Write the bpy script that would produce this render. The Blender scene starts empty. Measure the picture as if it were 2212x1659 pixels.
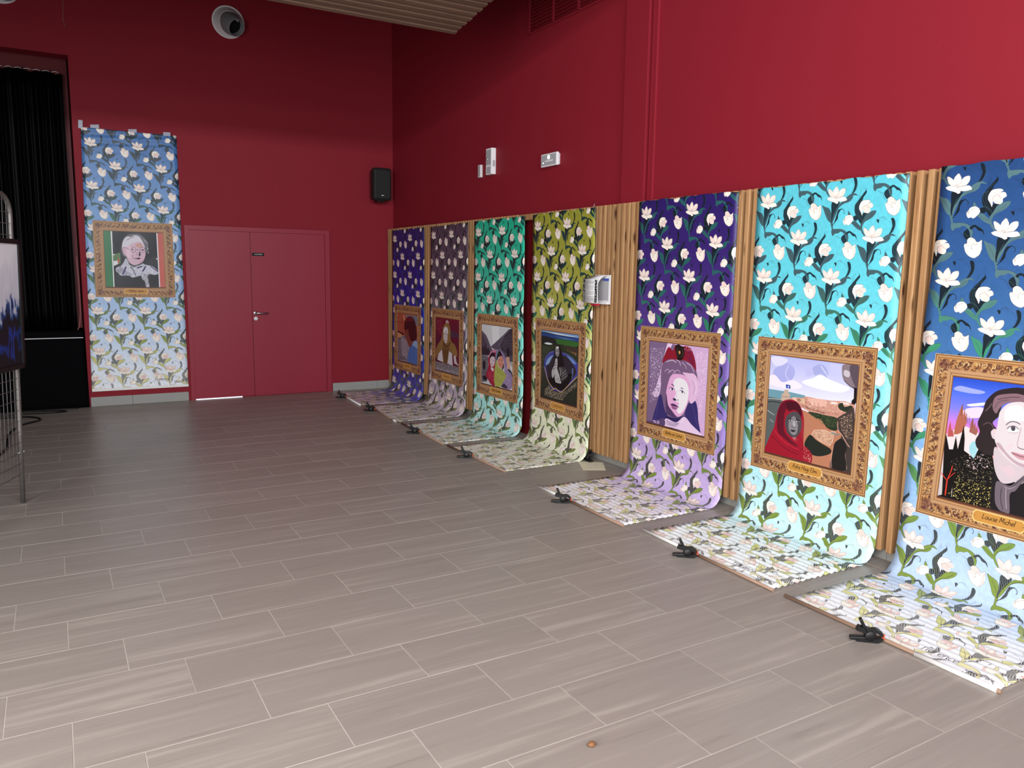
import bpy, bmesh, math, random
import numpy as np
from mathutils import Vector, Matrix, noise

sc = bpy.context.scene
# ------------------------------------------------------------------ camera
FPX = 1696.205
cam_d = bpy.data.cameras.new('camera')
cam_d.sensor_fit = 'HORIZONTAL'
cam_d.sensor_width = 36.0
cam_d.lens = 36.0 * FPX / 2212.0
cam_d.clip_start = 0.05
cam_d.clip_end = 100
cam = bpy.data.objects.new('camera', cam_d)
sc.collection.objects.link(cam)
cam.matrix_world = Matrix(((0.86445, 0.05844, -0.499311, -3.91669), (-0.502527, 0.127937, -0.855043, -9.85327),
                           (0.013912, 0.990059, 0.139962, 1.54709), (0, 0, 0, 1)))
sc.camera = cam
# ------------------------------------------------------------------ view, world, lights
sc.view_settings.view_transform = 'Standard'
sc.view_settings.look = 'None'
sc.view_settings.gamma = 1.0
sc.view_settings.exposure = 0.0
try:
    sc.view_settings.use_curve_mapping = False
except Exception:
    pass
sc.cycles.use_denoising = True
sc.cycles.max_bounces = 6
sc.cycles.diffuse_bounces = 4
sc.cycles.glossy_bounces = 3
sc.cycles.sample_clamp_indirect = 4.0
world = bpy.data.worlds.new('world')
sc.world = world
world.use_nodes = True
bg = world.node_tree.nodes['Background']
bg.inputs[0].default_value = (0.80, 0.90, 1.0, 1)
bg.inputs[1].default_value = 0.2


def area(name, loc, target, sx, sy, power, col):
    d = bpy.data.lights.new(name, 'AREA')
    d.shape = 'RECTANGLE'
    d.size = sx
    d.size_y = sy
    d.energy = power
    d.color = col
    o = bpy.data.objects.new(name, d)
    sc.collection.objects.link(o)
    o.location = loc
    o.rotation_euler = (Vector(target) - Vector(loc)).to_track_quat('-Z', 'Y').to_euler()
    return o


# daylight coming in through the glazed front of the hall (behind the camera) and the glazing of its left side
area('front_high_glazing_light', (-5.0, -11.35, 4.18), (-5.0, 0, 4.18), 8.0, 0.40, 540, (0.90, 0.95, 1.0))
area('front_mid_glazing_light', (-5.0, -11.35, 3.40), (-5.0, 0, 3.40), 8.0, 0.30, 90, (0.90, 0.95, 1.0))
area('front_low_glazing_light', (-5.0, -11.35, 1.55), (-5.0, 0, 1.55), 8.0, 2.2, 190, (0.95, 0.97, 1.0))
area('side_glazing_light', (-6.7, -9.5, 1.8), (0, -9.2, 1.3), 3.6, 2.9, 330, (1.0, 0.96, 0.92))

# ------------------------------------------------------------------ helpers
COL = sc.collection


def link(o):
    COL.objects.link(o)
    return o


def tag(o, label=None, cat=None, group=None, kind=None):
    if label: o['label'] = label
    if cat: o['category'] = cat
    if group: o['group'] = group
    if kind: o['kind'] = kind
    return o


def empty(name, loc=(0, 0, 0), rz=0.0):
    o = bpy.data.objects.new(name, None)
    o.empty_display_size = 0.05
    o.location = loc
    o.rotation_euler = (0, 0, rz)
    return link(o)


class MB:
    def __init__(s):
        s.bm = bmesh.new()

    def box(s, x0, x1, y0, y1, z0, z1, bev=0.0, seg=2, mat=None):
        m = Matrix.Translation(((x0 + x1) / 2, (y0 + y1) / 2, (z0 + z1) / 2)) @ Matrix.Diagonal((abs(x1 - x0), abs(y1 - y0), abs(z1 - z0), 1))
        if mat is not None: m = mat @ m
        r = bmesh.ops.create_cube(s.bm, size=1, matrix=m)
        if bev > 0:
            es = list({e for v in r['verts'] for e in v.link_edges})
            bmesh.ops.bevel(s.bm, geom=es, offset=bev, segments=seg, affect='EDGES', profile=0.5)
        return s

    def tube(s, pts, r, n=8, cap=True, rr=None):
        pts = [Vector(p) for p in pts]
        rings = []
        up = Vector((0, 0, 1))
        prev = None
        for i, p in enumerate(pts):
            t = (pts[min(i + 1, len(pts) - 1)] - pts[max(i - 1, 0)]).normalized()
            if prev is None:
                a = t.cross(up)
                if a.length < 1e-3: a = t.cross(Vector((1, 0, 0)))
                a.normalize()
            else:
                a = (prev - t * prev.dot(t)).normalized()
            prev = a
            b = t.cross(a)
            rad = rr[i] if rr else r
            rings.append([s.bm.verts.new(p + (a * math.cos(2 * math.pi * k / n) + b * math.sin(2 * math.pi * k / n)) * rad) for k in range(n)])
        for A, B in zip(rings, rings[1:]):
            for k in range(n):
                f = s.bm.faces.new((A[k], A[(k + 1) % n], B[(k + 1) % n], B[k]))
                f.smooth = True
        if cap:
            s.bm.faces.new(rings[0][::-1])
            s.bm.faces.new(rings[-1])
        return s

    def lathe(s, prof, n=32, mat=None, close=False):
        rings = []
        for (r, z) in prof:
            rings.append([s.bm.verts.new((mat or Matrix()) @ Vector((r * math.cos(2 * math.pi * k / n), r * math.sin(2 * math.pi * k / n), z))) for k in range(n)])
        for A, B in zip(rings, rings[1:]):
            for k in range(n):
                f = s.bm.faces.new((A[k], A[(k + 1) % n], B[(k + 1) % n], B[k]))
                f.smooth = True
        if close:
            s.bm.faces.new(rings[0][::-1])
            s.bm.faces.new(rings[-1])
        return s

    def prism(s, pts2, h0, h1, mat=None):
        m = mat or Matrix()
        a = [s.bm.verts.new(m @ Vector((x, y, h0))) for x, y in pts2]
        b = [s.bm.verts.new(m @ Vector((x, y, h1))) for x, y in pts2]
        s.bm.faces.new(a[::-1])
        s.bm.faces.new(b)
        n = len(a)
        for k in range(n): s.bm.faces.new((a[k], a[(k + 1) % n], b[(k + 1) % n], b[k]))
        return s

    def mesh(s, name):
        me = bpy.data.meshes.new(name)
        bmesh.ops.recalc_face_normals(s.bm, faces=s.bm.faces[:])
        s.bm.to_mesh(me)
        s.bm.free()
        return me

    def build(s, name, mat, parent=None, smooth=False):
        me = s.mesh(name)
        me.materials.append(mat)
        if smooth:
            me.polygons.foreach_set('use_smooth', [True] * len(me.polygons))
        o = link(bpy.data.objects.new(name, me))
        if parent is not None: o.parent = parent
        return o


def inst(name, me, parent, loc=(0, 0, 0), rot=(0, 0, 0)):
    o = link(bpy.data.objects.new(name, me))
    o.parent = parent
    o.location = loc
    o.rotation_euler = rot
    return o


def rgb(r, g, b):
    f = lambda c: (c / 255 / 12.92) if c / 255 <= 0.04045 else ((c / 255 + 0.055) / 1.055) ** 2.4
    return (f(r), f(g), f(b), 1)


def mat(name, col, rough=0.6, spec=0.3, metal=0.0, emit=None, es=0.0, noise_s=None, noise_a=0.0, bump=0.0, bump_s=200.0):
    m = bpy.data.materials.new(name)
    m.use_nodes = True
    nt = m.node_tree
    p = nt.nodes['Principled BSDF']
    p.inputs['Base Color'].default_value = col
    p.inputs['Roughness'].default_value = rough
    p.inputs['Specular IOR Level'].default_value = spec
    p.inputs['Metallic'].default_value = metal
    if emit:
        p.inputs['Emission Color'].default_value = emit
        p.inputs['Emission Strength'].default_value = es
    tc = nt.nodes.new('ShaderNodeTexCoord')
    if noise_s:
        n = nt.nodes.new('ShaderNodeTexNoise')
        n.inputs['Scale'].default_value = noise_s
        n.inputs['Detail'].default_value = 5
        nt.links.new(tc.outputs['Object'], n.inputs['Vector'])
        mx = nt.nodes.new('ShaderNodeMix')
        mx.data_type = 'RGBA'
        mx.inputs[6].default_value = tuple(c * (1 - noise_a) for c in col[:3]) + (1,)
        mx.inputs[7].default_value = tuple(min(1, c * (1 + noise_a)) for c in col[:3]) + (1,)
        nt.links.new(n.outputs['Fac'], mx.inputs[0])
        nt.links.new(mx.outputs[2], p.inputs['Base Color'])
    if bump:
        n2 = nt.nodes.new('ShaderNodeTexNoise')
        n2.inputs['Scale'].default_value = bump_s
        n2.inputs['Detail'].default_value = 3
        nt.links.new(tc.outputs['Object'], n2.inputs['Vector'])
        b = nt.nodes.new('ShaderNodeBump')
        b.inputs['Strength'].default_value = bump
        b.inputs['Distance'].default_value = 0.002
        nt.links.new(n2.outputs['Fac'], b.inputs['Height'])
        nt.links.new(b.outputs['Normal'], p.inputs['Normal'])
    return m


def grain_mat(name, stops, scale, rough=0.5, spec=0.35, knots=False, tint=0.25, detail=6, bump=0.15):
    """streaky procedural material (wood, veined tile); streaks run along the axis whose scale is small; random per object"""
    m = bpy.data.materials.new(name)
    m.use_nodes = True
    nt = m.node_tree
    N, L = nt.nodes, nt.links
    p = N['Principled BSDF']
    p.inputs['Roughness'].default_value = rough
    p.inputs['Specular IOR Level'].default_value = spec
    tc = N.new('ShaderNodeTexCoord')
    oi = N.new('ShaderNodeObjectInfo')
    mul = N.new('ShaderNodeVectorMath')
    mul.operation = 'MULTIPLY'
    mul.inputs[1].default_value = scale
    L.new(tc.outputs['Object'], mul.inputs[0])
    off = N.new('ShaderNodeMath')
    off.operation = 'MULTIPLY'
    off.inputs[1].default_value = 371.0
    L.new(oi.outputs['Random'], off.inputs[0])
    add = N.new('ShaderNodeVectorMath')
    add.operation = 'ADD'
    L.new(mul.outputs[0], add.inputs[0])
    L.new(off.outputs[0], add.inputs[1])
    n = N.new('ShaderNodeTexNoise')
    n.inputs['Scale'].default_value = 1.0
    n.inputs['Detail'].default_value = detail
    n.inputs['Roughness'].default_value = 0.62
    n.inputs['Distortion'].default_value = 0.6
    L.new(add.outputs[0], n.inputs['Vector'])
    cr = N.new('ShaderNodeValToRGB')
    el = cr.color_ramp.elements
    el[0].position, el[0].color = stops[0]
    el[1].position, el[1].color = stops[-1]
    for s_ in stops[1:-1]:
        e = el.new(s_[0])
        e.color = s_[1]
    L.new(n.outputs['Fac'], cr.inputs['Fac'])
    # per-object brightness
    mr = N.new('ShaderNodeMapRange')
    mr.inputs[3].default_value = 1 - tint
    mr.inputs[4].default_value = 1 + tint
    wn = N.new('ShaderNodeTexWhiteNoise')
    wn.noise_dimensions = '1D'
    L.new(oi.outputs['Random'], wn.inputs['W'])
    L.new(wn.outputs['Value'], mr.inputs[0])
    vm = N.new('ShaderNodeVectorMath')
    vm.operation = 'SCALE'
    L.new(cr.outputs['Color'], vm.inputs[0])
    L.new(mr.outputs[0], vm.inputs['Scale'])
    last = vm.outputs[0]
    if knots:
        vo = N.new('ShaderNodeTexVoronoi')
        vo.inputs['Scale'].default_value = 1.0
        m2 = N.new('ShaderNodeVectorMath')
        m2.operation = 'MULTIPLY'
        m2.inputs[1].default_value = (14, 14, 3.0)
        L.new(tc.outputs['Object'], m2.inputs[0])
        a2 = N.new('ShaderNodeVectorMath')
        a2.operation = 'ADD'
        L.new(m2.outputs[0], a2.inputs[0])
        L.new(off.outputs[0], a2.inputs[1])
        L.new(a2.outputs[0], vo.inputs['Vector'])
        r2 = N.new('ShaderNodeMapRange')
        r2.inputs[1].default_value = 0.07
        r2.inputs[2].default_value = 0.20
        L.new(vo.outputs['Distance'], r2.inputs[0])
        mx = N.new('ShaderNodeMix')
        mx.data_type = 'RGBA'
        mx.inputs[6].default_value = rgb(70, 35, 18)
        L.new(r2.outputs[0], mx.inputs[0])
        L.new(last, mx.inputs[7])
        last = mx.outputs[2]
    L.new(last, p.inputs['Base Color'])
    if bump:
        b = N.new('ShaderNodeBump')
        b.inputs['Strength'].default_value = bump
        b.inputs['Distance'].default_value = 0.001
        L.new(n.outputs['Fac'], b.inputs['Height'])
        L.new(b.outputs['Normal'], p.inputs['Normal'])
    return m


RED = mat('red_paint', rgb(132, 29, 42), 0.62, 0.18, noise_s=1.2, noise_a=0.03, bump=0.12, bump_s=260)
RED_DOOR = mat('red_door_lacquer', rgb(142, 32, 52), 0.45, 0.4, noise_s=1.5, noise_a=0.02)
DARK_RED = mat('dark_red_paint', rgb(96, 14, 22), 0.5, 0.3, noise_s=1.5, noise_a=0.03)
GROUT = mat('grout', rgb(184, 175, 167), 0.9, 0.1, noise_s=5, noise_a=0.25)
TILE = grain_mat('grey_brown_veined_tile', [(0.22, rgb(130, 120, 113)), (0.38, rgb(147, 137, 130)), (0.54, rgb(151, 141, 134)), (0.70, rgb(168, 158, 149)), (0.84, rgb(148, 138, 131))],
                 (1.1, 20, 9), 0.36, 0.42, tint=0.035, detail=8, bump=0.06)
BASEB = mat('grey_baseboard_tile', rgb(150, 150, 146), 0.5, 0.4, noise_s=14, noise_a=0.06)
WOOD = grain_mat('larch_slat', [(0.25, rgb(128, 88, 56)), (0.45, rgb(164, 122, 82)), (0.6, rgb(180, 140, 98)), (0.8, rgb(142, 98, 64))], (42, 42, 1.4), 0.55, 0.3, knots=True, tint=0.14)
WOOD_BACK = mat('slat_backing', rgb(34, 22, 16), 0.8, 0.1, noise_s=8, noise_a=0.15)
CWOOD = grain_mat('ceiling_slat_wood', [(0.25, rgb(84, 64, 54)), (0.5, rgb(110, 86, 72)), (0.8, rgb(92, 70, 58))], (1.6, 40, 40), 0.6, 0.25, tint=0.1)
CEIL = mat('ceiling_dark', rgb(26, 20, 20), 0.9, 0.1, noise_s=3, noise_a=0.1)
PLASTER = mat('pale_plaster', rgb(205, 198, 190), 0.8, 0.2, noise_s=3, noise_a=0.04)
BLACKCLOTH = mat('black_molton', rgb(7, 7, 9), 0.9, 0.06, noise_s=60, noise_a=0.2)
CURT = mat('black_satin_curtain', rgb(4, 4, 5), 0.5, 0.08, noise_s=30, noise_a=0.2)
BLACKP = mat('black_plastic', rgb(18, 18, 19), 0.45, 0.4, noise_s=30, noise_a=0.1)
SPKR = mat('speaker_grille_black', rgb(24, 26, 25), 0.6, 0.35, bump=0.4, bump_s=500)
ORANGE = mat('orange_rubber', rgb(206, 92, 60), 0.6, 0.3, noise_s=30, noise_a=0.1)
STEEL = mat('brushed_steel', rgb(190, 190, 192), 0.3, 0.5, metal=1.0, noise_s=30, noise_a=0.05)
GALV = mat('galvanised_steel', rgb(128, 124, 122), 0.45, 0.5, metal=0.75, noise_s=18, noise_a=0.4)
WIREM = mat('zinc_wire', rgb(165, 165, 165), 0.4, 0.5, metal=0.7, noise_s=40, noise_a=0.2)
WHITEP = mat('white_plastic', rgb(228, 226, 228), 0.45, 0.4, noise_s=20, noise_a=0.02)
GREYP = mat('grey_plastic', rgb(168, 168, 172), 0.4, 0.4, noise_s=20, noise_a=0.03)
VENTL = mat('pale_grey_lacquer', rgb(196, 194, 198), 0.5, 0.4, noise_s=8, noise_a=0.03)
VENTG = mat('grey_lacquer', rgb(122, 122, 126), 0.45, 0.45, noise_s=8, noise_a=0.04)
VENTD = mat('vent_dark', rgb(12, 13, 15), 0.7, 0.2, noise_s=8, noise_a=0.1)
BARW = mat('bar_pale_wood', rgb(158, 128, 108), 0.55, 0.3, noise_s=20, noise_a=0.12)
BARWHITE = mat('bar_white', rgb(236, 234, 232), 0.5, 0.3, noise_s=20, noise_a=0.03)
PAPERBACK = mat('banner_back', rgb(225, 225, 228), 0.6, 0.3, noise_s=10, noise_a=0.02)
TAPE = mat('grey_tape', rgb(150, 152, 168), 0.35, 0.5, noise_s=60, noise_a=0.1)
CREAM = mat('cream_paper', rgb(232, 224, 196), 0.7, 0.2, noise_s=10, noise_a=0.03)
CABLE = mat('black_cable', rgb(12, 12, 12), 0.5, 0.3, noise_s=30, noise_a=0.1)
BROWN = mat('brown_shell', rgb(128, 88, 58), 0.6, 0.3, noise_s=200, noise_a=0.4)
BLACKINK = mat('black_ink', rgb(16, 16, 18), 0.6, 0.3, noise_s=50, noise_a=0.1)
WHITEINK = mat('white_ink', rgb(230, 230, 230), 0.6, 0.3, noise_s=50, noise_a=0.02)
GREYINK = mat('grey_ink', rgb(150, 146, 152), 0.7, 0.2, noise_s=50, noise_a=0.1)
# drawn shapes of the prints, in mm (kind, colour, width, points)
MOTIF='''
f L 0 -35 126 -22 128 -14 154 -12 177 -2 183 -16 182 -25 161
f L 0 -93 45 -74 54 -47 65 -30 90 -29 119 -28 143 -47 133 -66 104 -81 72
f L 0 -24 138 -7 86 10 59 34 34 67 24 59 15 81 -1 103 -7 117 -5 133 6 121 5 105 4 100 21 80 37 50 44 21 62 7 86 -3 112 -17 143
f D 0 -8 147 3 115 13 79 27 73 42 72 28 81 17 102 14 127 -12 156 -19 157
l D 2.9 27 73 42 73 54 85 54 96 50 101
f D 0 -29 32 20 33 10 60 -1 80 -17 112 -20 141 -23 146 -28 125 -29 87
l L 2.1 -20 138 -15 106 -8 80 3 60
l K 0.8 -68 68 -45 100 -33 126
l K 0.8 12 70 36 47 69 31 96 9
f L 0 -17 178 -2 182 16 181 45 184 68 194 85 210 92 229 89 255 81 260 79 233 64 210 42 197 24 205 4 207 -7 219 -15 212 -20 198
l K 0.8 -17 178 16 181 45 184 70 194 85 210 92 229
f D 0 46 232 64 213 73 224 80 242 82 263 73 264 59 258
f D 0 73 209 83 199 98 195 115 205 138 220 147 245 135 227 118 222 100 206 88 210 85 217
l L 1.3 39 230 58 237 74 252
l K 1.1 8 218 28 228 39 230
l K 1.1 39 232 46 254 68 275
f D 0 99 -86 112 -87 122 -72 124 -53 121 -35 112 -16 100 -6 93 -7 101 -19 107 -38 108 -53
l L 1.3 120 -72 126 -50 122 -29 110 -10
l K 0.8 81 -77 98 -60 104 -41 98 -16
f D 0 14 -85 29 -82 27 -65 20 -73
l K 1.1 25 -83 34 -91 50 -97 69 -91
l K 0.8 47 -97 63 -85 81 -81
f F 0 58 292 61 282 70 282 70 264 79 255 91 254 106 262 117 275 129 274 140 267 143 289 145 315 138 337 124 349 115 352 101 349 84 339 68 320
f P 0 71 282 72 265 89 255 105 263 117 278 117 291 102 283 95 293 82 289
f P 0 129 287 139 277 143 311 136 336 124 347 128 322
l K 1.3 58 292 61 282 70 282 70 264 79 255 91 254 106 262 117 275 129 274 140 267 143 289
l K 1.0 62 285 78 294 96 294 102 283 116 293 119 278
l K 0.8 96 294 102 311
l P 1.7 90 261 96 277
l K 0.8 87 306 99 312 93 302 101 307
l P 1.3 79 303 90 325 108 346
l P 1.3 114 301 120 323 117 347
l K 1.1 60 295 68 320 84 339 101 348 116 351 138 337 144 315
f D 0 175 -30 186 -9 179 5 167 20 162 39 150 60 151 85 162 100 173 122 171 143 166 161 152 147 134 120 122 98 118 77 120 56 135 36 154 13 172 -8 179 -17
f D 0 167 108 201 101 195 127 180 146 170 156 163 147
f D 0 112 121 131 114 142 132 132 143 115 135
l L 1.1 126 48 124 76 136 107 155 138
l L 1.1 135 39 134 70 144 101 159 131
l L 1.1 172 2 153 23 141 45 143 76
l L 1.7 118 61 126 48 146 43
l L 1.7 114 116 137 113 160 128 172 146 171 171
f L 0 251 95 243 116 221 134 189 149 176 168 175 188 195 223 190 225 173 206 165 184 163 162 176 140 191 113 209 103 229 95
f L 0 102 149 125 142 145 157 163 175 168 195 143 185 119 166
l K 0.8 169 181 178 155 208 133 236 107
l K 0.8 110 151 136 167 163 181
l K 0.8 251 95 229 94 209 102
f F 0 146 76 148 57 159 39 178 34 201 35 214 44 204 50 222 53 230 71 215 80 215 96 203 105 181 100 171 88 170 106 167 116 159 100 149 85
f P 0 167 71 189 60 209 80 215 96 203 104 181 100 170 86
f P 0 196 62 210 51 224 56 229 70 215 80 206 74
l K 1.1 170 86 168 71 189 60 204 52 210 51
l K 1.1 191 63 201 72 212 80
l K 1.1 148 57 159 39 178 34 201 35 214 44 204 50
l K 0.8 148 82 161 100 167 116 170 106 171 88
l P 1.3 184 69 193 84 199 99
l K 0.8 161 54 174 52 182 57
f L 0 81 87 96 107 79 108
l K 0.8 78 100 80 87 84 70
f F 0 51 135 58 126 68 112 89 108 108 117 115 133 106 149 92 162 82 164 76 158 62 160 54 151
f P 0 52 139 60 135 63 148 76 157 63 161 55 152
l K 1.3 63 145 61 135 71 125 96 113
l K 1.3 61 135 55 135 63 124
l K 1.1 100 115 108 117 115 130
l K 0.8 51 135 58 126 68 112 89 108
l K 0.8 76 160 92 162 106 149
l K 0.8 376 255 390 230 396 211 392 203 385 221 382 239
f F 0 -64 10 -59 5 -47 1 -38 1 -51 -12 -60 -40 -51 -43 -32 -30 -28 -25 -21 -40 -4 -55 10 -34 11 -22 23 -34 39 -39 51 -36 52 -16 38 4 16 9 51 7 65 21 64 28 34 33 11 31 13 36 2 43 -12 35 -26 30 -51 21
f P 0 -59 -40 -50 -42 -32 -29 -24 -8 -18 7 -33 5 -48 -11
f P 0 -3 -52 8 -34 10 -14 -4 6 -19 -5 -25 -24 -17 -40
f P 0 50 -36 50 -17 36 3 16 8 1 8 12 -13 25 -32 40 -38
f F 0 44 -30 26 -13 11 3 19 -16 30 -30
f F 0 -8 -46 1 -29 -5 -6 -15 -16 -16 -33
l K 0.8 -60 -40 -51 -12 -35 3 -16 10
l K 0.8 -4 -55 10 -34 13 -14 -2 6
l K 0.8 51 -36 52 -16 38 4 16 9 -4 10
l K 0.9 -60 -40 -51 -43 -32 -31 -27 -25 -21 -40 -4 -55
l K 0.8 11 -22 23 -34 39 -39 51 -36
l K 0.8 -3 11 22 7 51 7 65 23 63 28 34 33 9 29 -3 16
l K 0.8 -64 10 -51 21 -26 30 -12 36 2 43 13 36 9 30
l K 0.8 -64 10 -57 5 -38 1
l K 1.3 -15 8 -20 0
l K 1.3 -12 8 -13 -3
l K 1.3 -9 9 -6 -2
l K 1.3 -7 11 1 3
l K 1.3 -13 10 -7 13 0 10
'''
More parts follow.
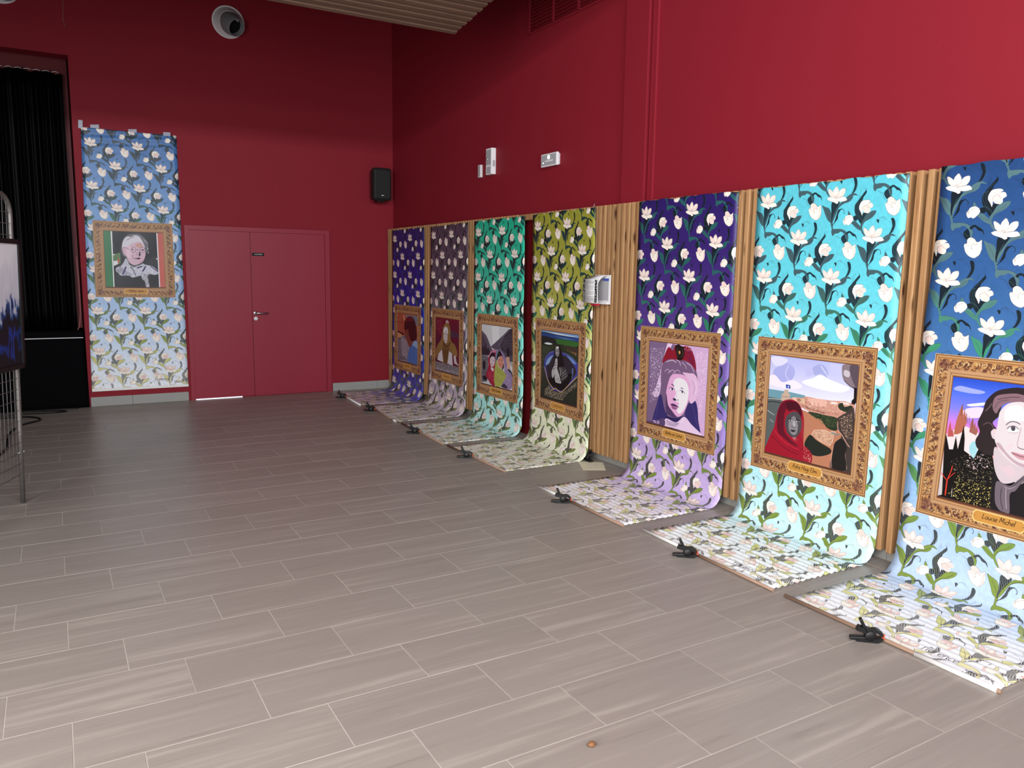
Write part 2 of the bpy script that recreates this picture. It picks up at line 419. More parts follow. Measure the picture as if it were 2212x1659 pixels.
PORTRAITS={
0:'''
g 0 0 0:36,38,44 1:32,34,40
F 62,124,84 0 -2 -8 71 -3 79 616 -3 619
F 235,232,238 0 71 -3 86 -1 87 615 77 616
F 198,98,88 0 559 2 623 0 623 618 561 609
F 235,232,238 0 547 3 560 2 562 609 551 610
l 80,110,95 4.5 92 116 101 172 104 228
F 95,128,86 0 85 251 162 231 160 349 85 382
F 228,228,232 0 87 323 105 326 126 316 135 355 88 382
F 190,100,70 0 137 277 149 315 149 346 130 347 130 316
F 230,230,232 0 85 251 110 247 92 267
f 106,106,114 0 175 225 179 146 201 78 248 32 305 21 366 21 421 64 455 124 448 180 421 226 224 279
f 216,212,222 0 181 169 195 101 232 55 283 53 315 35 365 49 404 115 417 170 368 116 301 125 239 161 197 174
l 110,108,116 6.2 231 94 278 64 319 51
l 90,88,96 5.0 320 20 335 39
l 120,118,126 5.6 381 49 415 87 429 136
l 230,226,232 3.9 405 76 435 103 450 124
f 216,182,198 0 181 180 198 168 239 161 302 119 368 108 403 137 423 215 416 271 392 323 349 353 293 366 248 334 219 268 195 246
f 205,160,150 0 321 141 368 116 397 154 351 173
f 232,200,214 0 238 178 279 165 271 255 244 289 220 245
l 160,125,145 3.9 197 179 191 213 205 246
l 92,86,108 4.5 192 171 228 181 263 196
l 92,86,108 3.9 268 196 279 170 300 164 320 177 322 202 305 223 282 223 268 196
l 92,86,108 3.9 322 197 342 193 360 195
l 92,86,108 3.9 363 198 376 172 402 168 419 187 416 215 393 222 370 217 363 198
f 60,55,70 0 279 190 289 184 296 195 286 203
f 45,40,55 0 378 194 396 187 409 196 393 202
l 150,110,130 4.5 339 213 333 241 327 261
f 70,45,65 0 354 229 365 217 371 251 352 268
l 150,90,110 3.9 292 254 286 277 293 293
f 92,42,62 0 290 288 321 287 347 281 370 286 351 301 321 296
l 190,120,130 4.5 350 347 376 324 387 301
f 190,190,206 0 106 429 118 395 159 377 191 336 214 291 233 312 252 362 292 377 344 367 391 345 411 356 477 370 512 391 549 435 538 464 494 471 459 455 417 474 360 481 319 494 272 504 237 483 155 483 136 462
n 90,90,105 0.35 106 429 159 377 231 368 292 388 340 488 237 480 136 462
n 240,240,248 0.30 159 377 241 368 497 381 536 458 288 495
l 58,36,98 16.8 213 383 196 426 176 474
l 50,34,80 13.4 325 398 353 386 384 379
l 52,34,88 15.7 382 436 404 401 420 375
l 52,34,88 9.0 467 371 512 408 547 435
l 28,26,34 6.7 261 390 290 428 311 486
l 30,28,38 5.6 256 390 292 383 323 387
f 200,200,212 0 367 447 403 440 438 462 438 524 448 602 412 603 404 547 375 515
n 70,70,80 0.35 367 447 438 462 448 602 407 604
l 240,240,240 5.6 449 164 451 194
l 240,240,240 5.6 451 208 454 234
F 235,235,235 0 529 290 547 280 544 300
''',
1:'''
g 0 0 0:178,92,66 .5:165,80,60 1:120,100,110
F 112,128,148 0 234 12 627 10 624 142 496 81 292 37
F 215,165,140 0 177 15 215 20 237 84 202 86
l 80,35,30 3.6 4 114 219 114
l 80,35,30 3.6 161 16 168 205
f 205,150,110 0 -11 263 107 239 148 294 11 336
F 150,140,152 0 1 336 224 266 304 353 381 418 332 597 -10 615
n 40,28,36 0.45 11 321 224 273 304 368 313 585 0 606
n 215,205,215 0.30 108 283 284 340 312 571 137 531
f 28,14,18 0 18 231 195 255 170 270 12 245
f 124,66,54 0 240 170 335 178 393 245 433 327 437 405 362 405 332 358 274 312 233 258
f 66,22,28 0 222 201 219 114 292 52 384 25 495 39 560 98 600 199 595 284 507 331 415 318 356 248 335 188 260 205
f 105,35,40 0 238 113 311 50 421 26 514 59 460 83 331 85
l 30,12,14 3.6 257 220 298 215
l 60,20,22 4.3 263 288 301 288
f 74,118,186 0 329 518 363 434 436 384 516 323 624 330 627 609 482 601 322 591
f 150,180,215 0 516 323 624 330 623 408 527 382 473 387
l 40,75,135 3.6 401 430 388 576
l 40,75,135 3.6 511 419 499 585
''',
2:'''
g 0 0 0:112,22,44 .6:98,20,42 1:80,20,40
n 180,90,110 0.20 18 26 181 13 174 202 24 147
n 40,30,70 0.35 -7 177 174 202 82 316 1 324
f 74,50,72 0 395 130 616 151 602 191 414 194
n 60,30,60 0.30 376 52 611 33 606 295 432 246
f 190,165,170 0 271 27 319 16 360 47 280 53
f 142,108,60 0 188 160 209 92 280 51 352 57 399 130 408 235 512 278 574 350 564 410 470 399 374 356 333 501 205 503 178 354 88 416 18 482 7 383 66 311 152 244
f 100,72,38 0 210 265 307 296 401 248 372 317 317 499 237 500 199 372
l 180,145,95 4.2 196 320 294 344 387 302
f 225,220,224 0 208 159 226 111 274 92 323 109 334 175 284 133 229 164
f 200,190,192 0 214 198 233 157 276 135 317 163 323 229 283 282 233 256
l 50,30,40 3.5 230 178 257 173
l 50,30,40 3.5 286 179 315 176
l 130,60,70 4.2 238 253 281 249
F 212,206,214 0 84 416 174 355 213 503 51 492
F 212,206,214 0 366 357 446 382 467 516 325 505
F 205,190,200 0 486 404 532 393 566 468 622 501 505 487
F 118,112,118 0 -14 512 317 512 622 513 621 616 0 617
n 30,28,32 0.50 -5 518 615 521 617 572 -2 571
n 215,210,215 0.25 -5 518 615 521 618 604 0 603
l 50,15,25 4.2 10 490 157 502
''',
3:'''
g 0 0 0:208,208,212 1:200,200,205
F 225,225,228 0 209 14 350 -1 357 124 231 193
F 92,82,98 0 -2 65 92 107 128 141 188 214 234 252 116 310 4 320
F 72,64,78 0 1 101 73 157 121 213 112 250 10 235
F 84,76,92 0 188 220 316 150 440 82 542 20 618 0 635 332 453 327 299 246
F 52,46,58 0 456 87 618 3 627 276 406 237 382 181
l 150,140,160 3.0 542 34 451 93 402 156 340 196
l 130,120,140 3.0 505 113 445 176 384 227
n 120,112,128 0.20 400 120 605 47 614 220 448 228
F 40,34,44 0 5 247 31 221 56 249 87 204 112 250 145 230 175 269 177 305 10 326
F 118,116,126 0 4 320 138 308 141 439 122 584 5 603
n 40,38,44 0.40 10 332 134 332 133 583 5 597
f 24,22,26 0 31 390 75 374 89 421 70 470 35 450
f 24,22,28 0 30 541 85 529 132 559 54 574
n 60,60,70 0.40 448 234 614 231 622 391 538 342
f 24,22,28 0 510 217 530 198 557 225 555 282 514 286
f 205,158,138 0 492 306 519 289 558 294 563 339 574 407 525 406 507 345
f 44,44,58 0 526 409 593 422 621 476 565 471
f 152,32,58 0 145 415 142 332 191 271 267 243 323 280 308 399 282 496 288 600 212 603 143 558 95 516 126 465
f 190,120,150 0 151 325 191 271 267 243 342 237 300 264 214 283 173 329
n 215,90,110 0.25 138 475 268 456 276 590 130 536
f 28,20,28 0 165 342 193 291 247 272 276 302 273 343 238 311 195 327
f 208,184,192 0 177 358 197 325 243 311 274 331 273 385 234 421 194 410
l 60,35,45 3.0 191 352 218 350
l 60,35,45 3.0 241 358 268 356
l 150,60,80 3.6 193 390 221 391 242 388
f 215,200,205 0 196 428 256 434 247 464 214 456
f 110,122,150 0 283 342 300 258 358 230 344 266 316 339 298 400
f 140,120,160 0 363 229 450 269 507 345 521 413 595 451 618 505 597 596 426 596 461 465 454 338
n 190,170,200 0.25 434 352 584 452 591 588 446 582
f 165,168,82 0 266 503 286 389 311 346 352 406 438 433 492 467 504 483 444 548 384 604 288 600
l 110,112,50 3.0 299 423 376 462 472 481
l 200,202,120 3.0 291 471 378 503 442 513
l 110,112,50 3.0 284 531 360 546 413 557
f 28,20,26 0 314 351 324 292 364 244 408 272 437 322 457 396 417 429 434 352 367 299
f 205,134,114 0 328 362 352 321 404 290 440 322 445 368 414 415 362 402
l 60,25,30 3.6 353 337 379 331
l 60,25,30 3.6 403 337 433 333
l 150,60,60 3.6 371 378 404 384 419 379
l 170,100,85 3.0 396 338 402 361
f 60,52,66 0 405 598 466 562 530 595 479 604
''',
4:'''
g 0 0 0:34,44,30 .3:40,52,34 .7:44,46,34 1:34,38,28
F 118,158,210 0 0 0 618 0 620 25 294 14 1 13
F 215,225,235 0 49 10 293 8 609 18 515 22 272 21
F 34,66,128 0 2 21 180 22 620 25 623 56 410 62 4 51
F 90,130,170 0 205 38 408 40 602 46 409 51
f 46,98,40 0 219 70 365 55 624 61 606 91 523 110 369 101 267 98
n 80,120,60 0.25 219 73 603 63 596 103 302 101
f 30,34,34 0 10 54 183 58 266 86 212 121 10 120
f 225,232,232 0 52 116 116 103 201 110 130 122
f 60,50,40 0 369 107 608 113 604 182 472 149
n 200,150,80 0.25 438 135 601 154 599 182 462 150
n 90,100,80 0.25 12 145 212 127 56 244 23 588 -8 281
f 62,66,150 0 56 317 69 249 147 189 250 167 420 172 531 201 616 249 614 347 510 435 405 503 361 521 211 518 141 466 81 394
f 130,160,205 0 85 296 128 243 208 210 177 262 123 322
f 110,140,200 0 444 192 532 212 589 246 535 246
f 44,38,48 0 93 325 144 289 198 229 265 205 422 195 524 242 595 309 547 372 445 456 382 500 220 495 132 437
f 90,110,150 0 529 293 551 297 549 337 532 386
f 8,8,10 0 137 424 270 395 436 351 533 339 487 427 388 502 220 495 171 468
l 150,155,165 3.0 65 273 136 199 251 170
l 150,165,190 2.4 375 170 520 196 615 246
l 222,176,92 7.8 61 329 92 381 114 427 159 470 211 500 216 518 258 499 303 511 356 521 404 497 498 431 620 349
n 165,148,130 0.45 69 544 136 485 223 528 362 530 449 491 613 387 607 440 452 526 390 589 229 595 72 587
f 14,13,14 0 231 208 235 148 278 118 323 119 362 177 390 239 403 290 320 306 264 264
f 135,133,135 0 245 159 268 129 305 139 318 182 298 213 260 208
f 215,215,215 0 253 135 292 122 310 135 283 144
l 20,20,20 3.6 248 168 273 168 307 162
l 235,235,235 3.0 276 168 275 192
l 30,30,30 3.0 270 201 299 197
f 175,173,175 0 238 291 251 242 273 228 289 244 286 309 245 374 208 415 191 357
l 15,15,16 3.6 231 280 276 263
l 15,15,16 3.6 222 305 278 284
l 15,15,16 4.2 213 336 263 312
f 185,183,185 0 244 362 274 311 352 421 360 441 309 447 256 436
n 60,60,60 0.30 244 362 352 421 332 444 262 432
f 60,58,60 0 320 306 409 295 444 321 462 371 375 424 349 385
l 190,190,190 3.6 370 359 433 316
l 190,190,190 3.0 366 383 448 338
l 190,190,190 3.0 368 407 459 360
l 200,200,200 6.6 325 305 346 350 338 381
l 160,160,160 5.4 359 307 374 347
''',
5:'''
g 0 0 0:122,98,134 1:118,94,128
F 206,168,208 0 213 -1 618 0 618 613 569 606 502 349 512 178 444 15
n 232,205,232 0.30 500 33 612 23 607 333 561 507 512 178
n 232,205,232 0.20 14 51 164 39 118 405 25 480
f 228,200,230 0 204 -5 162 111 139 197 92 324 53 390 91 409 133 379 152 244 156 141 186 85 248 9
n 122,98,134 0.35 143 197 83 313 46 403 118 405 156 243
f 54,44,104 0 142 383 105 467 67 589 134 592 210 558 231 507 198 429
f 54,44,104 0 423 435 459 398 512 378 539 427 553 509 577 599 505 573 421 509
l 90,80,150 3.0 129 434 110 515 97 578
l 90,80,150 3.0 484 408 512 471 550 554
f 138,24,44 0 152 145 177 79 213 28 259 48 285 9 348 17 395 5 453 31 491 96 507 170 469 138 404 110 323 113 240 115 182 145
n 60,30,90 0.30 315 20 461 30 502 157 436 118
n 225,190,215 0.20 213 -1 395 2 477 40 398 36
f 30,20,20 0 282 20 314 0 347 11 376 21 378 67 363 100 323 116 300 86
f 200,150,90 0 318 49 334 45 339 62 326 69
l 120,90,60 3.0 308 26 302 62 321 89
l 120,90,60 3.0 357 28 364 62 346 90
f 118,90,124 0 141 221 157 153 214 118 290 110 372 116 453 134 512 178 530 266 517 346 482 391 452 356 453 276 413 218 331 202 250 232 222 283 215 367 222 508 183 455 151 340
f 222,184,216 0 371 195 443 192 489 192 527 233 532 333 505 382 468 402 442 357 453 276 413 224
l 228,200,228 5.4 190 138 257 119 300 133
l 228,200,228 4.8 298 112 332 123 347 151
l 228,200,228 4.8 405 122 454 139 489 181
l 228,200,228 3.6 179 211 212 189 248 209
l 228,200,228 3.6 215 219 263 189 298 203
l 228,200,228 3.6 265 219 313 184 347 197
l 228,200,228 3.6 357 124 390 140 409 167
l 170,130,170 4.2 470 240 497 282 486 340
l 240,222,240 3.6 492 226 520 279 509 336
f 224,168,210 0 250 232 331 210 413 221 451 276 454 356 434 421 399 484 349 517 298 501 241 470 211 391 211 332
f 80,56,96 0 209 368 234 447 289 491 329 526 258 523 212 486
f 234,228,234 0 290 257 342 237 408 253 440 301 442 357 425 417 386 475 347 493 327 456 349 418 298 402 310 348 281 305
l 60,40,74 6.6 259 293 272 295 290 305
l 60,40,74 4.8 357 306 372 307 387 311
l 62,40,80 4.2 233 329 257 317 300 327
f 245,240,245 0 245 328 266 320 292 328 267 335
f 50,35,70 0 262 320 278 320 277 334 264 334
l 62,40,80 4.2 349 329 373 323 406 341
f 245,240,245 0 356 334 374 328 395 337 375 340
f 50,35,70 0 369 328 382 328 383 339 371 339
f 62,42,84 0 282 393 301 389 319 398 315 405 290 406
f 62,42,84 0 330 396 340 394 339 400 333 401
l 200,170,200 3.6 325 328 315 364 321 387
f 74,44,92 0 257 441 284 431 307 433 353 446 327 447 294 449
f 160,90,140 0 268 448 302 451 343 450 320 466 287 468
l 74,44,92 3.6 273 459 304 468 324 465
f 44,34,88 0 217 530 259 532 325 529 411 500 407 529 328 563 227 555
f 226,198,228 0 201 604 218 550 328 561 409 506 487 549 583 597 571 614 446 613 299 606
l 60,45,90 3.6 219 562 279 572 361 563
l 60,45,90 3.6 218 574 280 584 354 573
l 60,45,90 3.0 217 589 281 593 338 586
l 246,238,248 4.2 377 557 399 536 409 511
f 88,68,108 0 -1 604 107 588 192 552 201 608 64 611
n 228,200,228 0.40 71 588 150 574 144 605 82 608
''',
6:'''
g 0 0 0:175,180,228 .2:200,200,238 .4:225,225,240 1:215,215,230
f 165,168,222 0 32 90 70 61 116 37 172 56 190 97 155 151 85 172 34 134
f 215,212,240 0 3 17 66 5 130 17 101 51 38 64
f 160,165,215 0 313 47 369 20 413 42 424 88 373 76 331 87
f 185,185,230 0 253 35 298 37 323 82 273 100
f 190,190,228 0 432 11 507 15 504 61 449 56
f 240,238,244 0 246 140 318 107 374 82 432 99 516 118 571 134 507 166 351 163
f 235,225,235 0 -7 139 42 121 100 158 177 136 248 164 181 191 -4 184
l 205,205,240 5.6 140 47 120 105 155 151
l 215,215,245 5.6 370 29 401 61 431 93
F 105,150,165 0 -2 213 175 211 274 216 276 234 83 268 -16 263
F 85,92,92 0 -16 263 107 262 163 276 127 442 103 585 -13 609
l 190,195,190 3.7 -3 346 32 361 57 370
l 190,195,190 3.1 26 401 51 416
l 190,200,195 3.7 -11 275 99 265
l 30,30,32 4.4 -7 296 44 287 109 287
F 190,165,148 0 98 273 103 230 119 222 119 203 150 200 153 220 164 224 167 269
l 110,85,75 2.5 102 246 161 243
l 80,80,90 1.9 136 200 133 173
F 30,60,160 0 129 168 162 170 165 190 132 189
f 240,240,250 0 143 178 152 175 154 182 146 185
F 196,142,124 0 162 254 192 237 253 234 275 222 327 221 356 223 399 221 456 220 545 210 612 218 618 284 519 312 421 316 319 308 242 289
F 222,185,165 0 184 241 215 237 217 268 190 269
F 215,180,150 0 238 240 276 237 277 268 242 267
F 222,170,155 0 290 229 327 224 385 221 428 224 428 260 330 269
F 235,215,205 0 457 226 498 223 499 235 458 239
F 230,205,195 0 518 217 572 215 580 228 519 230
l 120,75,65 2.5 314 253 317 290
l 120,75,65 2.5 344 249 347 291
l 120,75,65 2.5 373 248 376 293
l 120,75,65 2.5 409 251 413 299
l 110,70,60 3.1 264 279 332 294 420 298
n 110,65,55 0.22 185 247 457 226 594 235 585 289 420 304 257 287
n 240,215,200 0.18 290 232 457 226 593 223 584 272 419 292 294 281
F 178,118,90 0 243 301 319 314 394 333 466 339 606 362 615 614 342 619 280 601 279 383
F 205,165,140 0 356 407 428 394 493 407 490 456 471 485 405 473 336 442
n 150,100,75 0.30 356 407 486 408 478 483 344 447
f 38,48,32 0 304 310 363 307 421 310 506 314 524 359 498 388 441 380 402 344 350 334
n 85,100,60 0.25 304 310 421 310 506 314 510 367 426 376
f 32,36,30 0 295 501 329 444 375 466 435 486 480 502 475 528 412 556 353 559 313 536
f 40,48,36 0 506 236 532 221 548 242 593 229 610 267 557 270 515 259
l 60,140,150 5.0 471 402 500 409 528 407
l 230,235,235 2.5 471 396 506 398
f 62,52,48 0 506 314 557 276 608 244 626 442 621 609 489 615 491 530 501 460 542 416 515 379 505 344
n 190,150,130 0.30 519 312 597 269 614 414 584 426 539 374
l 225,172,155 4.4 511 331 518 378 549 409 579 445 601 465
l 225,172,155 3.7 580 457 575 513 593 594
l 215,160,145 3.7 495 474 487 544 489 612
f 28,26,24 0 496 480 543 428 581 463 575 513 586 596 503 609
f 128,112,120 0 521 4 618 4 617 128 574 122 529 93 514 48
f 85,72,82 0 560 9 617 6 616 122 580 81
f 190,182,190 0 529 35 563 43 559 72 528 64
l 40,30,34 3.7 529 93 574 122 611 128
F 22,16,18 0 597 124 617 125 618 208 609 221 589 217 589 201 601 187
f 150,18,40 0 4 611 10 564 39 491 61 441 80 340 108 281 154 258 201 257 241 280 267 323 281 383 288 509 312 523 353 559 349 615 288 613 146 611
f 92,12,34 0 82 346 112 286 162 263 202 270 164 288 136 337 132 396 142 459 194 501 251 529 204 525 130 494 87 456
f 70,10,28 0 140 279 202 264 241 283 260 324 250 357 229 322 197 315 159 327
l 200,40,60 4.4 62 461 114 504 197 540 276 556
l 95,10,30 4.4 40 498 117 543 199 572 263 578
l 95,10,30 3.7 181 537 222 554 261 556 283 536
f 150,40,50 0 258 362 279 383 281 459 270 474 258 412
n 205,150,130 0.22 289 515 349 554 346 615 296 612
f 74,70,74 0 141 398 157 353 202 324 245 336 263 386 257 441 228 479 193 479 160 456
f 130,126,130 0 171 389 204 352 227 380 239 409 231 456 204 467 174 440
f 165,162,166 0 198 385 214 385 221 413 205 419
l 22,20,22 3.7 159 382 174 370 194 373
l 22,20,22 3.7 219 375 232 367 248 375
f 230,230,230 0 167 385 178 379 190 382 179 388
f 230,230,230 0 224 382 234 376 245 380 235 385
f 10,10,10 0 175 380 183 378 184 387 176 388
f 10,10,10 0 231 376 239 375 239 384 232 385
l 40,38,40 3.1 192 414 209 421 221 413
f 40,36,40 0 184 442 202 437 223 438 207 451
l 150,145,148 1.9 190 457 207 457 221 448
n 235,170,170 0.35 205 483 243 473 249 504 218 503
''',
7:'''
g 0 0 0:40,75,190 .12:75,105,220 .25:120,120,215 .36:190,120,215 .48:225,105,150 .6:215,150,150 .75:200,190,190 1:190,180,180
f 150,160,230 0 9 62 34 41 92 45 160 53 140 67 73 70
f 235,225,238 0 82 128 125 115 173 104 170 117 105 133
f 225,200,230 0 47 184 64 164 95 143 161 131 177 168 136 186 80 193
F 222,205,205 0 0 292 27 269 80 231 156 251 183 390 134 406 16 396
f 150,200,210 0 123 333 147 299 168 364 150 397
F 165,95,75 0 38 285 42 214 54 154 61 127 73 185 75 150 83 195 86 166 95 216 79 266 58 281
l 60,40,45 1.7 62 129 62 187
l 90,60,60 1.7 75 150 87 206
l 90,60,60 1.7 88 171 101 221
l 90,60,60 1.7 101 181 110 225
F 150,90,80 0 113 259 114 213 121 186 132 227 134 204 144 242 146 219 154 252 148 270
l 70,45,50 1.7 122 189 123 234
F 170,80,80 0 8 302 10 255 13 219 23 264 33 268 40 296
F 14,12,12 0 22 600 9 457 -5 317 0 289 26 364 46 360 51 291 69 355 73 325 79 266 82 230 96 297 101 355 126 367 154 384 169 335 204 345 237 349 256 402 285 452 388 455 651 469 690 721 415 632 -2 612
n 196,180,100 0.17 71 533 96 462 128 483 167 399 210 458 240 406 271 501 322 556 371 537 574 569 594 699 278 625 153 613 62 589
n 225,205,110 0.12 44 588 142 533 213 556 304 578 408 589 415 632 165 616
n 120,110,90 0.16 20 425 118 374 237 349 271 501 101 496
n 215,190,190 0.20 113 376 160 354 204 350 240 406 174 444 119 421
n 190,200,220 0.20 360 462 562 492 578 595 372 543
l 225,60,40 6.9 39 601 38 547 38 517
l 225,60,40 4.0 37 523 12 499 4 489
l 225,60,40 4.6 37 523 51 472 55 441
l 225,60,40 3.5 39 517 59 488 74 473
l 200,190,185 2.9 72 599 69 557
f 26,22,26 0 250 437 265 411 308 463 362 478 407 434 464 387 515 402 572 463 638 684 416 643 280 637 257 516
f 42,32,35 0 210 46 172 96 163 148 147 207 163 250 149 293 163 330 204 350 249 341 244 235 217 195 241 158 249 106 282 85 329 67 404 88 453 154 486 243 506 218 506 155 464 73 394 26 321 13 263 23
f 128,98,108 0 214 68 271 47 325 43 395 63 442 114 394 84 331 78 268 93 240 119 226 149 205 119
l 70,55,60 3.5 221 83 274 64 324 57
l 80,62,70 2.9 215 128 231 93 276 75
l 110,90,95 4.6 174 146 192 121 200 103
l 95,75,80 4.6 173 214 193 199 216 207 231 238
f 205,188,192 0 215 240 229 222 243 230 249 265 228 269
f 196,182,188 0 243 308 283 334 330 363 396 360 417 366 403 407 358 451 309 472 276 448 249 386
f 205,182,190 0 260 378 287 395 327 380 353 414 330 436 301 420
f 208,198,202 0 243 135 269 98 303 82 343 78 385 96 422 143 444 220 441 295 419 349 383 376 336 370 286 339 255 306 236 265 240 208 240 169
f 178,154,164 0 247 291 287 327 335 362 383 376 415 353 376 361 332 346 297 320 265 287
f 222,214,217 0 267 120 305 95 341 103 355 160 305 169 270 175
f 242,238,238 0 287 222 312 198 340 202 338 213 316 222
l 85,68,78 4.0 278 196 296 177 319 173 343 181
l 50,40,48 2.9 285 212 299 198 319 194 342 206
f 70,65,75 0 304 199 320 196 323 210 315 217 306 212
l 150,130,138 1.7 288 224 314 227 339 218
f 242,238,238 0 379 218 401 201 427 209 405 222
l 85,68,78 4.0 370 190 393 178 425 191
l 50,40,48 2.9 376 216 401 200 428 208
f 70,65,75 0 395 205 409 204 411 216 402 221
l 175,150,158 3.5 348 194 344 239 342 272 347 288
l 95,75,82 3.5 345 287 357 292 373 293 384 286
f 190,138,148 0 320 318 340 315 364 318 389 317 411 326 388 342 362 342 341 334
l 90,55,65 2.9 322 319 345 325 370 328 408 327
f 222,192,198 0 293 303 307 283 326 272 319 293 303 308
f 105,93,102 0 274 472 310 474 341 475 372 437 402 402 419 414 385 456 365 494 343 517 353 605 330 608 304 601 280 562
l 60,52,60 3.5 302 493 305 549 323 601
l 165,150,160 3.5 322 488 328 543 338 592
l 60,52,60 3.5 347 482 377 441 409 411
l 160,146,155 2.9 311 485 338 490 362 473
''',
}
# ------------------------------------------------------------------ flat prints, rasterised from drawn shapes
def smooth_closed(p, n=5):
    p = np.asarray(p, float)
    a, b, c, d = np.roll(p, 1, 0), p, np.roll(p, -1, 0), np.roll(p, -2, 0)
    out = []
    for k in range(n):
        t = k / n
        out.append(0.5 * ((2 * b) + (-a + c) * t + (2 * a - 5 * b + 4 * c - d) * t * t + (-a + 3 * b - 3 * c + d) * t ** 3))
    return np.stack(out, 1).reshape(-1, 2)


def smooth_open(p, n=5):
    p = np.asarray(p, float)
    if len(p) < 3: return p
    q = np.vstack([2 * p[0] - p[1], p, 2 * p[-1] - p[-2]])
    out = []
    for i in range(1, len(q) - 2):
        a, b, c, d = q[i - 1], q[i], q[i + 1], q[i + 2]
        for k in range(n):
            t = k / n
            out.append(0.5 * ((2 * b) + (-a + c) * t + (2 * a - 5 * b + 4 * c - d) * t * t + (-a + 3 * b - 3 * c + d) * t ** 3))
    out.append(p[-1])
    return np.array(out)


def cover(p, W, H, ss=3):
    """antialiased coverage of a polygon, even-odd; returns (x0, y0, mask) or None"""
    x0 = max(0, int(math.floor(p[:, 0].min())))
    y0 = max(0, int(math.floor(p[:, 1].min())))
    x1 = min(W, int(math.ceil(p[:, 0].max())) + 1)
    y1 = min(H, int(math.ceil(p[:, 1].max())) + 1)
    if x1 <= x0 or y1 <= y0: return None
    w, h = (x1 - x0) * ss, (y1 - y0) * ss
    q = (p - (x0, y0)) * ss
    A, B = q, np.roll(q, -1, 0)
    ys = np.arange(h)[:, None] + 0.5
    lo, hi = np.minimum(A[:, 1], B[:, 1]), np.maximum(A[:, 1], B[:, 1])
    hit = (ys >= lo) & (ys < hi)
    r, e = np.nonzero(hit)
    t = (r + 0.5 - A[e, 1]) / (B[e, 1] - A[e, 1])
    x = A[e, 0] + t * (B[e, 0] - A[e, 0])
    c = np.clip(np.ceil(x - 0.5), 0, w).astype(int)
    C = np.zeros((h, w + 1), np.int16)
    np.add.at(C, (r, c), 1)
    M = (np.cumsum(C[:, :w], 1) & 1).astype(np.float32)
    return x0, y0, M.reshape(h // ss, ss, w // ss, ss).mean((1, 3))


def stroke(p, w):
    p = np.asarray(p, float)
    d = np.gradient(p, axis=0)
    n = np.stack([-d[:, 1], d[:, 0]], 1) / (np.linalg.norm(d, axis=1)[:, None] + 1e-9)
    k = np.ones(len(p)) * w / 2
    if len(p) > 4:
        k[0] *= 0.5
        k[-1] *= 0.5
    k = k[:, None]
    return np.vstack([p + n * k, (p - n * k)[::-1]])


rs = np.random.RandomState(7)
def vnoise(W, H, cell, seed=0):
    r = np.random.RandomState(seed)
    gw, gh = int(W / cell) + 3, int(H / cell) + 3
    g = r.rand(gh, gw).astype(np.float32)
    x = np.arange(W) / cell
    y = np.arange(H) / cell
    xi, yi = x.astype(int), y.astype(int)
    fx, fy = x - xi, y - yi
    fx, fy = fx * fx * (3 - 2 * fx), fy * fy * (3 - 2 * fy)
    a = g[yi][:, xi] * (1 - fx) + g[yi][:, xi + 1] * fx
    b = g[yi + 1][:, xi] * (1 - fx) + g[yi + 1][:, xi + 1] * fx
    return a * (1 - fy[:, None]) + b * fy[:, None]


class Canvas:
    def __init__(s, wmm, hmm, res, ch=3):
        s.r = res                       # pixels per mm
        s.W, s.H = int(round(wmm * res)), int(round(hmm * res))
        s.a = np.zeros((s.H, s.W, ch), np.float32)
        s.nz = None

    def put(s, poly, val, alpha=1.0):
        m = cover(np.asarray(poly, float) * s.r, s.W, s.H)
        if m is None: return
        x0, y0, M = m
        v = s.a[y0:y0 + M.shape[0], x0:x0 + M.shape[1]]
        M = (M * alpha)[..., None]
        v *= (1 - M)
        v += M * np.asarray(val, np.float32)

    def speck(s, poly, val, dens):
        if s.nz is None:
            s.nz = 0.55 * vnoise(s.W, s.H, 5 * s.r, 3) + 0.45 * vnoise(s.W, s.H, max(1.5, 2.2 * s.r), 4)
        m = cover(np.asarray(poly, float) * s.r, s.W, s.H)
        if m is None: return
        x0, y0, M = m
        z = s.nz[y0:y0 + M.shape[0], x0:x0 + M.shape[1]]
        th = np.quantile(s.nz, 1 - dens)
        M = (M * np.clip((z - th) * 14, 0, 1))[..., None]
        v = s.a[y0:y0 + M.shape[0], x0:x0 + M.shape[1]]
        v *= (1 - M)
        v += M * np.asarray(val, np.float32)


def parse(txt):
    ops = []
    for ln in txt.strip().split('\n'):
        a = ln.split()
        if a[0] == 'g':
            ops.append(('g', None, 0, [(float(z.split(':')[0]), [float(q) / 255 for q in z.split(':')[1].split(',')]) for z in a[3:]]))
        else:
            ops.append((a[0], a[1], float(a[2]), np.array([float(q) for q in a[3:]]).reshape(-1, 2)))
    return ops


PX, PY = 485.0, 452.0
PIG = {'L': 0, 'D': 1, 'F': 2, 'P': 3, 'K': 4}
def make_tile(res):
    c = Canvas(PX, PY, res, 5)
    ops = parse(MOTIF)
    for k, col, w, pts in ops:
        val = np.zeros(5)
        val[PIG[col]] = 1
        q = smooth_closed(pts) if k == 'f' else stroke(smooth_open(pts), max(w, 0.7))
        for hx, hy in ((0, 0), (PX / 2, PY / 2)):
            for ox in (-PX, 0, PX):
                for oy in (-PY, 0, PY):
                    z = q + (hx + ox, hy + oy)
                    if z[:, 0].max() < 0 or z[:, 0].min() > PX or z[:, 1].max() < 0 or z[:, 1].min() > PY: continue
                    c.put(z, val, 0.75 if col == 'K' else (0.8 if k == 'l' else 1.0))
    a = c.a
    m = a[..., 0] + a[..., 1] * .5
    e = np.abs(m - np.roll(m, 1, 0)) + np.abs(m - np.roll(m, 1, 1))
    return np.concatenate([a, np.clip(e, 0, 1)[..., None]], -1)


